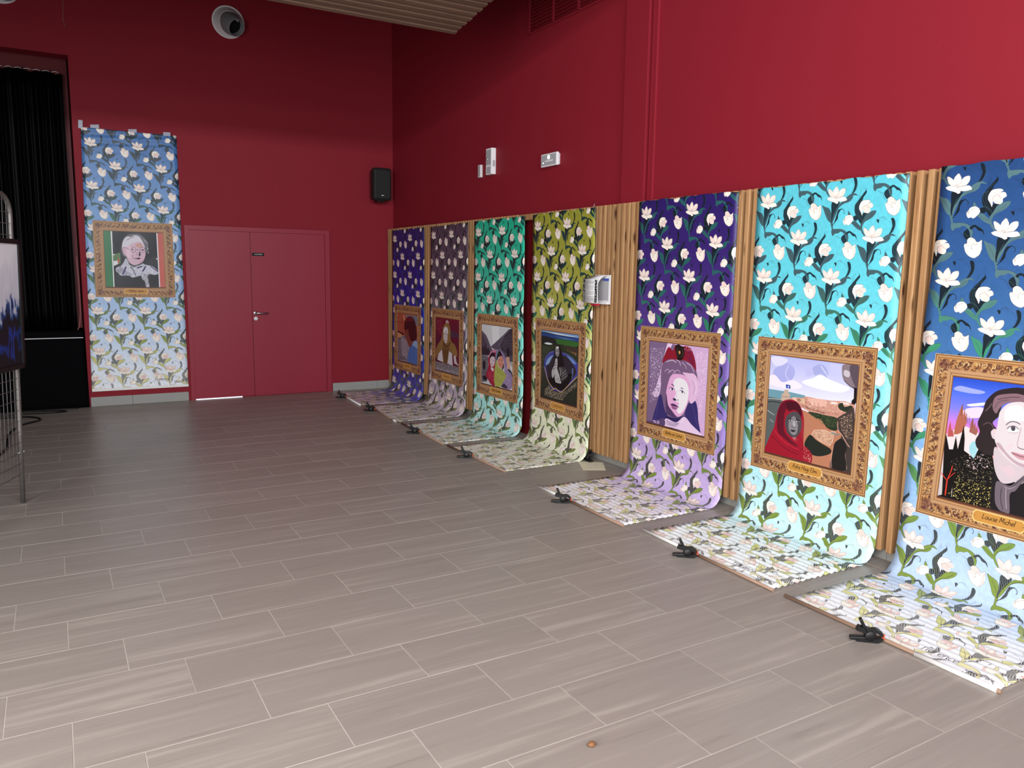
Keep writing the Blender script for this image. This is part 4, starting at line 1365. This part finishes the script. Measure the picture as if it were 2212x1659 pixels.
clamp_src = None


def banner(i):
    (ya, xa), (yb, xb), zt, (ea, fa), (eb, fb), amp, res = BAN[i]
    F = {1: .960, 2: .955, 3: .960, 4: .945, 5: .920, 6: .914, 7: .912}[i] - (2.09 - zt)
    nu, ns = 20, 300
    wl = zt - RB
    arc = RB * math.pi / 2
    fl = lambda u: abs((1 - u) * ea + u * eb) - (abs((1 - u) * xa + u * xb) + RB)
    tot0 = wl + arc + fl(0.5)
    me = bpy.data.meshes.new('banner')
    verts, uvs = [], []
    for j in range(ns + 1):
        w = j / ns
        for k in range(nu + 1):
            u = k / nu
            s = w * (wl + arc + fl(u))
            x0 = (1 - u) * xa + u * xb
            y0, y1 = (1 - u) * ya + u * yb, (1 - u) * fa + u * fb
            q = min(1, max(0, (s - 0.3) / (wl + arc - 0.2)))
            y = y0 + (y1 - y0) * q
            nz = noise.noise(Vector((i * 7.3 + u * 2.2, s * 1.6, 0)))
            n2 = noise.noise(Vector((i * 3.1 + u * 5, s * 9, 4)))
            env = min(1, max(0, (s - wl * .75) / (wl * .25)))
            rp = math.sin(s / .046 * 2 * math.pi / 1.0 + 1.4 * nz + i) * amp * .62 * (.6 + .5 * (0.5 + n2)) * env
            if s < wl:
                x, z = x0 - .007 * (nz + .4) * (1 if i in (3, 4, 7) else .35) - rp * .45 - .0012 * n2, zt - s
                # the sheet leaves the wall gently above the fold
                x -= 0.012 * max(0, (s - wl + .4) / .4) ** 2
                if not (i in (3, 4) and -3.88 < y < -3.32): x = min(x, -.0885)
            elif s < wl + arc:
                a = (s - wl) / RB
                x = x0 - .012 - (RB - RB * math.cos(a))
                z = RB - RB * math.sin(a)
                x, z = x - rp * .5, z + abs(rp) * .3
            else:
                x = x0 - .012 - RB - (s - wl - arc) * ((fl(u) - .012) / fl(u))
                z = rp + amp * .62 + .002
            zmin = .0025
            if i == 7 and s < .05 and 0.10 < u < 0.5: x -= .012 * math.sin((u - .1) / .4 * math.pi) * (1 - s / .05)
            if s < .06: z += (.007 * noise.noise(Vector((u * 7, i * 5.1, 2))) + .003 * math.sin(u * 31 + i)) * (1 - s / .06)
            verts.append((x, y, max(z, zmin) if s >= wl else z))
            uvs.append((u, 1 - s / tot0))
    faces = []
    R_ = nu + 1
    for j in range(ns):
        for k in range(nu):
            a = j * R_ + k
            faces.append((a, a + 1, a + R_ + 1, a + R_))
    me.from_pydata(verts, [], faces)
    uvl = me.uv_layers.new(name='UVMap')
    li = np.zeros(len(me.loops), np.int32)
    me.loops.foreach_get('vertex_index', li)
    uvl.data.foreach_set('uv', np.clip(np.array(uvs, np.float32)[li], 0, .9999).ravel())
    me.polygons.foreach_set('use_smooth', [True] * len(me.polygons))
    art = banner_art(res, tot0 * 1000, F * 1000, 0, SPEC[i], PORTRAITS[i], NAMES[i])
    me.materials.append(to_material('printed_banner', art, 0.42 if i != 7 else 0.33, 0.4))
    me.materials.append(PAPERBACK)
    root = empty('exhibition_banner', (0, (ya + yb) / 2, 0))
    tag(root, LBL[i], 'banner', 'tulip banners hanging along the right wall')
    o = link(bpy.data.objects.new('printed_sheet', me))
    o.parent = root
    o.location = (0, -(ya + yb) / 2, 0)
    so = o.modifiers.new('thickness', 'SOLIDIFY')
    so.thickness = .0007
    so.offset = 1
    # rod at the free end: pale wood, white cap
    A, B = Vector((ea - .004, fa + .02, .0095)), Vector((eb - .004, fb - .02, .0095))
    yc = (ya + yb) / 2
    A.y -= yc
    B.y -= yc
    white = {1: 1.0, 2: 0.0, 3: 0.0, 4: 0.0, 5: .38, 6: .42, 7: 0.0}[i]
    M_ = A.lerp(B, white)
    bm_ = BARW if i not in (1,) else BARWHITE
    if white < 1: MB().tube([M_, B], .0085, 10).build('rod', BARW, root)
    if white > 0.01: tag(MB().tube([A, M_], .0095, 10).build('rod_sleeve', BARWHITE, root), 'white paper sleeve over the rod')
    if i == 7:
        tag(MB().tube([A.lerp(B, .66), A.lerp(B, .985)], .0105, 10).build('rod_sleeve', BARWHITE, root), 'white paper sleeve over the rod')
    if i == 2:
        tag(MB().tube([A.lerp(B, .86), A.lerp(B, .99)], .0105, 10).build('rod_sleeve', BARWHITE, root), 'white paper sleeve over the rod')
    return root


for i in range(1, 8): banner(i)

# banner taped on the back wall
def back_banner():
    L_ = 2.845
    w0, w1 = (-3.552, 3.030), (-2.603, 3.030)
    me = bpy.data.meshes.new('banner')
    nu, ns = 24, 160
    verts, uvs, faces = [], [], []
    for j in range(ns + 1):
        s = j / ns * L_
        for k in range(nu + 1):
            u = k / nu
            q = s / L_
            xl = -3.552 - .045 * q
            xr = -2.603 + .012 * q
            n1 = noise.noise(Vector((u * 3, s * 2.2, 9)))
            top = max(0, 1 - s / .35)
            y = -.012 - .008 * abs(n1) - .005 * top * math.sin(s * 70 + u * 4)
            zz = 3.03 - s - .01 * (1 - q) * math.sin(u * 3.1) * .6 - .012 * u * q
            verts.append((xl + (xr - xl) * u, y, zz))
            uvs.append((u, 1 - j / ns))
    R_ = nu + 1
    for j in range(ns):
        for k in range(nu):
            a = j * R_ + k
            faces.append((a, a + R_, a + R_ + 1, a + 1))
    me.from_pydata(verts, [], faces)
    uvl = me.uv_layers.new(name='UVMap')
    li = np.zeros(len(me.loops), np.int32)
    me.loops.foreach_get('vertex_index', li)
    uvl.data.foreach_set('uv', np.clip(np.array(uvs, np.float32)[li], 0, .9999).ravel())
    me.polygons.foreach_set('use_smooth', [True] * len(me.polygons))
    art = banner_art(.6, 2845, 975, 0, SPEC[0], PORTRAITS[0], NAMES[0])
    me.materials.append(to_material('printed_banner', art, .42, .4))
    root = empty('exhibition_banner', (-3.1, 0, 0.18))
    tag(root, 'pale blue tulip-pattern banner taped to the back wall, with a white-haired woman in glasses', 'banner')
    o = link(bpy.data.objects.new('printed_sheet', me))
    o.parent = root
    o.location = (3.1, 0, -0.18)
    so = o.modifiers.new('thickness', 'SOLIDIFY')
    so.thickness = .0007
    MB().box(-.497, .511, -.022, -.008, -.012, .018, bev=.005).build('rod_sleeve', BARWHITE, root)
back_banner()
for (x, z, w, h, r, lb) in ((-3.552, 3.056, .042, .085, .05, 'upright grey tape strip at the top left corner of the back-wall banner'),
                           (-3.418, 3.046, .085, .038, -.12, 'grey tape strip left of centre on the top edge of the back-wall banner'),
                           (-3.050, 3.036, .085, .036, -.10, 'wrinkled grey tape strip at the centre of the back-wall banner top'),
                           (-2.702, 3.036, .075, .040, -.06, 'grey tape strip at the right end of the back-wall banner top')):
    b = MB()
    b.box(-w / 2, w / 2, -.0012, .0, -h / 2, h / 2, bev=.0005, seg=1)
    o = b.build('tape_strip', TAPE)
    o.location = (x, -.0185, z)
    o.rotation_euler = (.12, r, 0)
    tag(o, lb, 'tape', 'tape strips holding the back-wall banner')

# ------------------------------------------------------------------ spring clamps gripping the rods
def make_clamp():
    root = empty('spring_clamp')
    def lever(sgn):
        b = MB()
        pts = [(-.050, .012 * sgn), (-.043, .0175 * sgn + .006 * sgn), (.0, .017 * sgn), (.020, .019 * sgn), (.043, .010 * sgn), (.046, .003 * sgn), (.040, .002 * sgn), (.022, .009 * sgn), (.0, .005 * sgn), (-.012, .006 * sgn)]
        b.prism([(px_, pz_ * 1.5) for px_, pz_ in pts], -.0125, .0125, Matrix.Rotation(math.pi / 2, 4, 'X'))
        ang = math.radians(62 if sgn > 0 else -4)
        m = Matrix.Translation((-.010, 0, .010 * sgn)) @ Matrix.Rotation(ang, 4, 'Y')
        b.box(-.060, .0, -.0125, .0125, -.0060, .0060, bev=.004, mat=m)
        return b
    u = lever(1).build('upper_jaw', BLACKP, root)
    l = lever(-1).build('lower_jaw', BLACKP, root)
    b = MB()
    b.lathe([(0, -.015), (.017, -.015), (.020, -.011), (.020, .011), (.017, .015), (0, .015)], 18, Matrix.Rotation(math.pi / 2, 4, 'X'))
    b.build('spring_hub', BLACKP, root)
    for s_ in (1, -1):
        b = MB()
        b.box(.040, .052, -.009, .009, .002 if s_ > 0 else -.009, .009 if s_ > 0 else -.002, bev=.003)
        tag(b.build('jaw_pad', ORANGE, root), 'orange rubber jaw pad')
    for o in root.children:
        o.location.z += 0.0
    return root
src = make_clamp()
def copy_tree(o, parent=None):
    c = o.copy()
    COL.objects.link(c)
    c.parent = parent
    for ch in list(o.children): copy_tree(ch, c)
    return c
CL = [(-.892, -.640, 'royal blue banner'), (-.897, -1.650, 'dark mauve banner'), (-.945, -2.995, 'emerald banner'), (-.955, -4.12, 'olive banner'), (-.958, -5.58, 'violet banner'), (-.925, -6.765, 'turquoise banner'), (-.935, -7.905, 'dark blue banner at the right edge')]
# measured centres, along the rods
for i, (x, y, nm) in enumerate(CL):
    c = src if i == 0 else copy_tree(src)
    c.location = (x - .033, y + .025, .0285)
    c.rotation_euler = (0, 0, math.radians(-38 + rng.uniform(-5, 5)))
    c.scale = (1.15, 1.15, 1.15)
    tag(c, 'black spring clamp gripping the floor end of the %s' % nm, 'clamp', 'black spring clamps on the banner rods')
c = copy_tree(src)
c.location = (-.130, -4.640, .032)
c.rotation_euler = (0, 0, math.radians(80))
tag(c, 'black spring clamp at the foot of the olive banner, beside the cream sheet', 'clamp', 'black spring clamps on the banner rods')
# ------------------------------------------------------------------ stage: platform, curtains, skirt
st = MB()
st.box(-8.98, -3.652, 0.002, 0.9, 0.785, 0.845, bev=.004)
st = st.build('stage_platform', BLACKCLOTH)
tag(st, 'black stage platform edge under the black curtains at the left', 'stage')
MB().box(-9.0, -3.652, -0.012, -0.001, 0.772, 0.780).build('highlight_strip', WHITEP, st)  # white strip stands in for the bright highlight along the skirt top
def cloth(name, x0, x1, z0, z1, yf, folds, depth, top_gather=0.0, flare=0.0, nx=220, nz=26, parent=None, matl=BLACKCLOTH):
    me = bpy.data.meshes.new(name)
    vs, fs = [], []
    for j in range(nz + 1):
        t = j / nz
        for k in range(nx + 1):
            u = k / nx
            ph = u * folds * 2 * math.pi + 1.2 * math.sin(u * 17)
            d = depth * (math.sin(ph) + .3 * math.sin(ph * 2.3 + 1))
            xr = x1 + flare * t ** 1.5
            zt = z1 + top_gather * math.sin(ph * .5) * (1 - t)
            vs.append((x0 + (xr - x0) * u, yf + d - flare * t ** 1.5, zt + (z0 - zt) * t))
    for j in range(nz):
        for k in range(nx):
            a = j * (nx + 1) + k
            fs.append((a, a + 1, a + nx + 2, a + nx + 1))
    me.from_pydata(vs, [], fs)
    me.polygons.foreach_set('use_smooth', [True] * len(fs))
    me.materials.append(matl)
    o = link(bpy.data.objects.new(name, me))
    if parent is not None: o.parent = parent
    m = o.modifiers.new('t', 'SOLIDIFY')
    m.thickness = .003
    return o
sk = cloth('stage_skirt', -9.0, -3.652, 0.004, 0.772, -0.026, 3, .003, flare=.022, nx=120, nz=12)
tag(sk, 'black cloth skirt hanging from the stage edge to the floor', 'skirt')
cu = cloth('stage_curtain', -9.0, -3.69, 0.86, 3.615, 0.30, 46, .032, .012, nx=1100, nz=14, matl=CURT)
tag(cu, 'tall black pleated stage curtain filling the opening at the left', 'curtain')
top_glints = MB()
for k in range(9):
    x = -3.72 - k * .085
    top_glints.tube([(x, .262, 3.612), (x - .03, .255, 3.622), (x - .07, .262, 3.612)], .003, 6)
top_glints = top_glints.build('curtain_top_highlights', WHITEP, cu)  # white arcs put in as highlights on the folds at the curtain top
cord = MB().tube([(-3.668, -.012, 1.66), (-3.660, -.012, 1.35), (-3.663, -.012, 1.05), (-3.680, -.012, .90), (-3.700, -.014, .86)], .0035, 6).build('pull_cord', mat('pink_cord', rgb(176, 110, 112), .7, .2, noise_s=40, noise_a=.1))
tag(cord, 'thin pink cord hanging beside the stage curtain', 'cord')

# ------------------------------------------------------------------ wire exhibition panel with the abstract painting
ang = math.atan2(-.93, -.368)
panel = empty('exhibition_grid_panel', (-4.164, -3.897, 0), ang)
tag(panel, 'galvanised wire grid display panel on tube legs at the left edge', 'display panel')
def lean(z): return 0.0
Wd, Hh, RR = 1.20, 1.99, .13
pts = [(0, 0, 0), (0, 0, .5), (0, 0, 1.2), (0, 0, Hh - RR)]
for k in range(1, 7):
    a = k / 6 * math.pi / 2
    pts.append((RR - RR * math.cos(a), 0, Hh - RR + RR * math.sin(a)))
pts += [(.4, 0, Hh), (.8, 0, Hh), (Wd - RR, 0, Hh)]
for k in range(1, 7):
    a = k / 6 * math.pi / 2
    pts.append((Wd - RR + RR * math.sin(a), 0, Hh - RR + RR * math.cos(a)))
pts += [(Wd, 0, 1.2), (Wd, 0, 0)]
MB().tube(pts, .015, 12).build('tube_frame', GALV, panel)
vm_ = MB().tube([(0, 0, .19), (0, 0, 1.975)], .0022, 6).mesh('wire')
vm_.materials.append(WIREM)
hm_ = MB().tube([(0.01, 0.0045, 0), (Wd - .01, 0.0045, 0)], .0022, 6).mesh('wire')
hm_.materials.append(WIREM)
for k in range(1, 24): inst('wire', vm_, panel, (k * .05, 0, 0))
for k in range(0, 26): inst('wire', hm_, panel, (0, 0, .20 + k * .07))
bt = MB()
bt.tube([(-.028, 0, .34), (.03, 0, .34)], .004, 8)
bt.tube([(-.034, 0, .34), (-.026, 0, .34)], .009, 6)
bt.build('bolt', WHITEP, panel)
# slight lean as in the photo (towards the back right)
panel.rotation_euler = (math.radians(-1.5), 0, ang)

def abstract_mat():
    m = bpy.data.materials.new('abstract_paint')
    m.use_nodes = True
    nt = m.node_tree
    N, L = nt.nodes, nt.links
    p = N['Principled BSDF']
    p.inputs['Roughness'].default_value = .5
    tc = N.new('ShaderNodeTexCoord')
    sx = N.new('ShaderNodeSeparateXYZ')
    L.new(tc.outputs['Object'], sx.inputs[0])
    n = N.new('ShaderNodeTexNoise')
    n.inputs['Scale'].default_value = 9
    n.inputs['Detail'].default_value = 8
    mp = N.new('ShaderNodeVectorMath')
    mp.operation = 'MULTIPLY'
    mp.inputs[1].default_value = (2.2, 1, .8)
    L.new(tc.outputs['Object'], mp.inputs[0])
    L.new(mp.outputs[0], n.inputs['Vector'])
    ma = N.new('ShaderNodeMath')
    ma.operation = 'MULTIPLY_ADD'
    ma.inputs[1].default_value = .55
    L.new(n.outputs['Fac'], ma.inputs[0])
    L.new(sx.outputs['Z'], ma.inputs[2])
    cr = N.new('ShaderNodeValToRGB')
    L.new(ma.outputs[0], cr.inputs['Fac'])
    e = cr.color_ramp.elements
    e[0].position, e[0].color = 0.0, rgb(14, 16, 26)
    e[1].position, e[1].color = 1.0, rgb(236, 234, 240)
    for ps, c in ((.40, rgb(12, 14, 24)), (.46, rgb(24, 58, 150)), (.50, rgb(14, 16, 28)), (.60, rgb(14, 16, 26)), (.67, rgb(36, 76, 140)), (.71, rgb(205, 206, 220)), (.9, rgb(226, 224, 232))):
        k = e.new(ps)
        k.color = c
    L.new(cr.outputs['Color'], p.inputs['Base Color'])
    return m
pa = empty('abstract_painting', (-4.164, -3.897, .90), ang)
tag(pa, 'black-framed abstract painting, white over blue and black, hung on the grid panel', 'painting')
pf = MB()
for (a, c, z0, z1) in ((-.042, -.012, 0, .815), (.99, 1.02, 0, .815), (-.042, 1.02, 0, .03), (-.042, 1.02, .785, .815)):
    pf.box(a, c, .018, .050, z0, z1, bev=.002, seg=1)
pf.build('picture_frame', BLACKP, pa)
MB().box(-.012, .99, .022, .040, .03, .785).build('canvas', abstract_mat(), pa)
pa.rotation_euler = (math.radians(-1.5), 0, ang)
pa.location = (-4.164 + .022 - .011, -3.897 - .009 - .028, .90)

# cables on the floor near the stage
def cable(name, pts, r, label):
    q = []
    P_ = [Vector(p) for p in pts]
    P_ = [2 * P_[0] - P_[1]] + P_ + [2 * P_[-1] - P_[-2]]
    for i in range(1, len(P_) - 2):
        a, b, c, d = P_[i - 1:i + 3]
        for k in range(6):
            t = k / 6
            q.append(0.5 * ((2 * b) + (c - a) * t + (2 * a - 5 * b + 4 * c - d) * t * t + (3 * b - a - 3 * c + d) * t ** 3))
    q.append(P_[-2])
    return tag(MB().tube(q, r, 8).build(name, CABLE), label, 'cable')
cable('power_cable', [(-5.2, -3.3, .010), (-4.75, -2.9, .010), (-4.366, -2.298, .010), (-4.337, -1.381, .010), (-4.25, -.95, .010), (-4.10, -.72, .010), (-4.16, -.52, .010), (-4.35, -.44, .010), (-4.9, -.42, .010)], .009, 'thick black cable snaking over the floor behind the grid panel')
cable('power_cable', [(-4.9, -.12, .008), (-4.35, -.13, .008), (-4.05, -.16, .008), (-3.86, -.24, .008), (-3.98, -.31, .008), (-4.3, -.27, .008), (-4.8, -.33, .008)], .007, 'loop of thin black cable at the foot of the stage skirt')
cable('power_cable', [(-4.9, -.085, .007), (-4.3, -.075, .007), (-4.0, -.070, .007), (-3.82, -.085, .007), (-3.74, -.10, .007)], .006, 'thin black cable lying closest to the stage skirt')

# ------------------------------------------------------------------ loudspeaker on the back wall
sp = empty('wall_speaker', (-.235, -.03, 2.435))
tag(sp, 'black wall loudspeaker with rounded corners near the room corner', 'speaker')
b = MB()
prof = []
def rrect(w, h, r, n=5):
    o = []
    for (cx, cz, a0) in ((w / 2 - r, h / 2 - r, 0), (-w / 2 + r, h / 2 - r, 90), (-w / 2 + r, -h / 2 + r, 180), (w / 2 - r, -h / 2 + r, 270)):
        for k in range(n + 1):
            a = math.radians(a0 + 90 * k / n)
            o.append((cx + r * math.cos(a), cz + r * math.sin(a)))
    return o
def loft(b, rings):
    R_ = [[b.bm.verts.new(v) for v in r] for r in rings]
    n = len(R_[0])
    for A, B in zip(R_, R_[1:]):
        for k in range(n):
            f = b.bm.faces.new((A[k], A[(k + 1) % n], B[(k + 1) % n], B[k]))
            f.smooth = True
    b.bm.faces.new(R_[0][::-1])
    b.bm.faces.new(R_[-1])
rings = []
for (y, w, h, r) in ((-.0, .15, .33, .03), (-.02, .19, .37, .03), (-.12, .235, .395, .035), (-.19, .245, .40, .03), (-.205, .235, .39, .025)):
    rings.append([(x, y, z + .2) for x, z in rrect(w, h, r)])
loft(b, rings)
b.build('cabinet', BLACKP, sp)
b = MB()
rings = []
for (y, w, h, r) in ((-.206, .222, .378, .022), (-.214, .216, .372, .02), (-.220, .19, .34, .02)):
    rings.append([(x, y, z + .2) for x, z in rrect(w, h, r)])
loft(b, rings)
b.build('front_grille', SPKR, sp)
MB().box(-.02, .012, -.223, -.220, .055, .062).build('badge', WHITEP, sp)
b = MB()
b.box(-.045, .045, -.16, -.02, -.018, .004, bev=.006)
b.box(-.05, .05, -.02, .03, .02, .38, bev=.004)
b.build('bracket', BLACKP, sp)

# ------------------------------------------------------------------ round air nozzles high on the back wall
def nozzle(x, z, lb, src_=None):
    root = empty('air_nozzle', (x, 0, z))
    tag(root, lb, 'air nozzle', 'round grey air nozzles high on the back wall')
    M = Matrix.Rotation(math.pi / 2, 4, 'X')          # z axis -> -y
    b = MB()
    b.lathe([(.150, 0), (.176, 0), (.181, .006), (.179, .014), (.170, .016), (.164, .012)], 40, M)
    tag(b.build('rim', WHITEP, root), 'pale rim ring')
    b = MB()
    b.lathe([(.166, .012), (.150, .022), (.125, .052), (.112, .072), (.104, .078), (.098, .070)], 40, M)
    b.build('cone', VENTL, root)
    # ball with an off-centre jet pipe pointing down and right
    b = MB()
    b.lathe([(.105 * math.sin(a), .030 + .105 * math.cos(a) * .9) for a in [k / 10 * math.pi / 2 for k in range(11)]][::-1], 36, M)
    b.build('ball', VENTG, root)
    dirv = Vector((.40, -1, -.62)).normalized()
    q = dirv.to_track_quat('Z', 'Y').to_matrix().to_4x4()
    T = Matrix.Translation(Vector((0.0, -.02, 0.0))) @ q
    b = MB()
    b.lathe([(.118, .02), (.118, .08), (.112, .115), (.098, .185), (.094, .190), (.090, .185), (.080, .06)], 36, T)
    b.build('jet_pipe', VENTG, root)
    b = MB()
    b.lathe([(0.0, .115), (.084, .115)], 32, T)
    b.build('jet_mouth', VENTD, root)
    b = MB()
    b.box(-.003, .003, .064, .085, .12, .182, mat=T)
    b.build('vane', GREYP, root)
    return root
nozzle(-1.995, 4.345, 'round grey air nozzle on the back wall beside the slatted ceiling')
nozzle(-4.19, 4.345, 'round grey air nozzle cut by the top left corner, above the stage opening')
cc = MB().tube([(-3.66, -.006, 4.55), (-3.645, -.010, 4.25), (-3.655, -.008, 4.12), (-3.64, -.010, 4.03)], .0022, 6).build('loose_wire', mat('pale_wire', rgb(150, 120, 120), .6, .3, noise_s=30, noise_a=.1))
tag(cc, 'thin pale wire dangling on the red wall above the stage opening', 'wire')

# ------------------------------------------------------------------ boxes on the right wall
b = MB().box(-.052, 0, -2.769, -2.646, 2.525, 2.782, bev=.006)
al = b.build('alarm_unit', WHITEP)
tag(al, 'tall white alarm unit on the red wall, right of the small white box', 'alarm')
MB().box(-.055, -.052, -2.757, -2.660, 2.62, 2.765, bev=.001, seg=1).build('cover_panel', GREYP, al)
b = MB()
b.lathe([(0, .010), (.006, .009), (.010, .004), (.011, 0)], 14, Matrix.Translation((-.055, -2.685, 2.675)) @ Matrix.Rotation(-math.pi / 2, 4, 'Y'))
b.build('lens', STEEL, al)
MB().box(-.040, -.012, -2.7705, -2.769, 2.60, 2.66).build('rating_label', GREYP, al)
MB().box(-.054, -.052, -2.745, -2.67, 2.535, 2.60, bev=.001, seg=1).build('button_panel', GREYP, al)
sb_ = MB().box(-.026, 0, -2.486, -2.425, 2.522, 2.648, bev=.004).build('junction_box', WHITEP)
tag(sb_, 'small white box on the red wall, left of the alarm unit', 'box')
MB().box(-.028, -.026, -2.478, -2.433, 2.53, 2.64, bev=.001, seg=1).build('lid', GREYP, sb_)
el = empty('emergency_light', (.012, -3.818, 2.545))
tag(el, 'white rectangular emergency light with a lit bulb on the red wall', 'emergency light')
MB().box(-.035, -.012, -.112, .112, -.048, .048, bev=.004).build('housing', WHITEP, el)
fr = MB()
fr.box(-.060, -.035, -.130, .130, -.056, .056, bev=.005)
fr.build('cover_frame', WHITEP, el)
MB().box(-.0625, -.060, -.118, .118, -.045, .045, bev=.001, seg=1).build('diffuser', GREYP, el)
b = MB()
b.lathe([(0, .006), (.014, .004), (.018, 0)], 18, Matrix.Translation((-.0625, .0, .022)) @ Matrix.Rotation(-math.pi / 2, 4, 'Y'))
b.build('bulb', mat('lit_bulb', rgb(255, 250, 245), .4, .3, emit=(1, .97, .93, 1), es=5), el)
b = MB()
b.lathe([(0, .003), (.005, .002), (.006, 0)], 10, Matrix.Translation((-.0625, .085, -.022)) @ Matrix.Rotation(-math.pi / 2, 4, 'Y'))
b.build('indicator', mat('green_led', rgb(200, 255, 210), .4, .3, emit=(.6, 1, .7, 1), es=4), el)
MB().box(-.0638, -.0625, -.07, .06, -.016, -.004).build('tube_lamp', WHITEP, el)

# ------------------------------------------------------------------ leaflet holder on the slats
lh = empty('leaflet_holder', (-.092, -4.73, 1.31))
tag(lh, 'white leaflet holder with curled printed sheets, fixed to the wooden slats', 'leaflet holder')
MB().box(-.008, 0, -.105, .105, 0, .232, bev=.002).build('back_plate', WHITEP, lh)
MB().box(-.011, -.008, -.088, .088, .030, .205, bev=.001, seg=1).build('clear_pocket', GREYP, lh)
MB().box(-.035, -.008, -.10, .10, 0, .018, bev=.003).build('ledge', WHITEP, lh)
MB().box(-.014, -.011, -.09, -.02, .185, .205).build('blue_label', mat('blue_label', rgb(70, 84, 168), .5, .3, noise_s=40, noise_a=.2), lh)
def sheet_bent(name, path, ya, yb, matl, parent, th=.0012):
    b = MB()
    n = len(path)
    A = [[b.bm.verts.new((x, y, z)) for y in (ya, yb)] for x, z in path]
    for k in range(n - 1):
        b.bm.faces.new((A[k][0], A[k][1], A[k + 1][1], A[k + 1][0]))
    o = b.build(name, matl, parent, smooth=True)
    m = o.modifiers.new('t', 'SOLIDIFY')
    m.thickness = th
    return o
cr_ = [(-.012 - .10 * math.sin(a), .130 + .098 * math.cos(a)) for a in [k / 8 * 1.45 for k in range(9)]]
sheet_bent('curled_sheet', cr_, -.075, .105, WHITEP, lh)
sh = [(-.112, .200), (-.113, .14), (-.112, .07), (-.108, .008)]
o = sheet_bent('front_leaflet', sh, -.082, .118, WHITEINK, lh)
b = MB()
rg = random.Random(3)
for (ya, yb) in ((-.076, -.046), (.092, .112)):
    b_ = MB().box(-.1148, -.1140, ya, yb, .014, .194)
    b_.build('dark_strip', BLACKINK, o)
b.bm.free()
b = MB()
for (ya, yb) in ((-.076, -.046), (.092, .112)):
    for k in range(34):
        yy, zz = rg.uniform(ya + .002, yb - .006), rg.uniform(.016, .188)
        s_ = rg.uniform(.002, .005)
        b.box(-.1154, -.1149, yy, yy + s_, zz, zz + s_ * 1.3)
b.build('strip_pattern', WHITEINK, o)
b = MB()
for k in range(24):
    if k in (4, 11, 17): continue
    b.box(-.1140, -.1134, -.036 + (.012 if k % 5 == 4 else 0), .082 - rg.uniform(0, .02), .180 - k * .0066, .1822 - k * .0066)
b.build('text_lines', GREYINK, o)
b = MB()
b.box(-.07, -.03, .00, .06, -.012, .0)
b.prism([(-.10, .01), (-.05, .0), (-.02, .06), (-.03, .005)], -.092, -.086, Matrix.Rotation(math.pi / 2, 4, 'X') @ Matrix.Identity(4))
b.build('red_flap', mat('red_paper', rgb(200, 30, 60), .5, .3, noise_s=40, noise_a=.1), lh)

# cream sheet on the floor
p4 = [(-.2150, -4.620), (-.050, -4.745), (-.185, -4.965), (-.346, -4.880)]
b = MB()
b.prism([(x + .2, y + 4.8) for x, y in p4], 0, .0012)
cs = b.build('cream_sheet', CREAM)
cs.location = (-.2, -4.8, .001)
tag(cs, 'cream printed sheet lying on the floor between the olive and violet banners', 'paper')
b = MB()
A, B, C_, D = [Vector((x + .2, y + 4.8, .0014)) for x, y in p4]
for k in range(5):
    t = .35 + .1 * k
    l_, r_ = A.lerp(D, t), B.lerp(C_, t)
    b.tube([l_.lerp(r_, .3), l_.lerp(r_, .72)], .0010, 4)
b.build('text_lines', GREYINK, cs)

# bent wire hook above the olive banner, white cap on the violet one
hk = MB().tube([(-.12, -4.61, 2.06), (-.115, -4.612, 2.10), (-.10, -4.615, 2.125), (-.085, -4.60, 2.128)], .002, 6).build('wire_hook', STEEL)
tag(hk, 'small bent wire hook at the top right corner of the olive banner', 'hook')

# crumb on the floor
b = MB()
b.lathe([(0, 0), (.008, .001), (.0125, .006), (.011, .012), (.006, .016), (0, .017)], 14)
for v in b.bm.verts:
    v.co.x *= 1.25
    v.co += Vector((noise.noise(v.co * 160), noise.noise(v.co * 160 + Vector((5, 0, 0))), 0)) * .003
nt_ = b.build('nut_shell', BROWN, smooth=True)
nt_.location = (-2.461, -7.917, .0)
tag(nt_, 'small brown nut shell lying alone on the grey tiles in the foreground', 'nut shell')
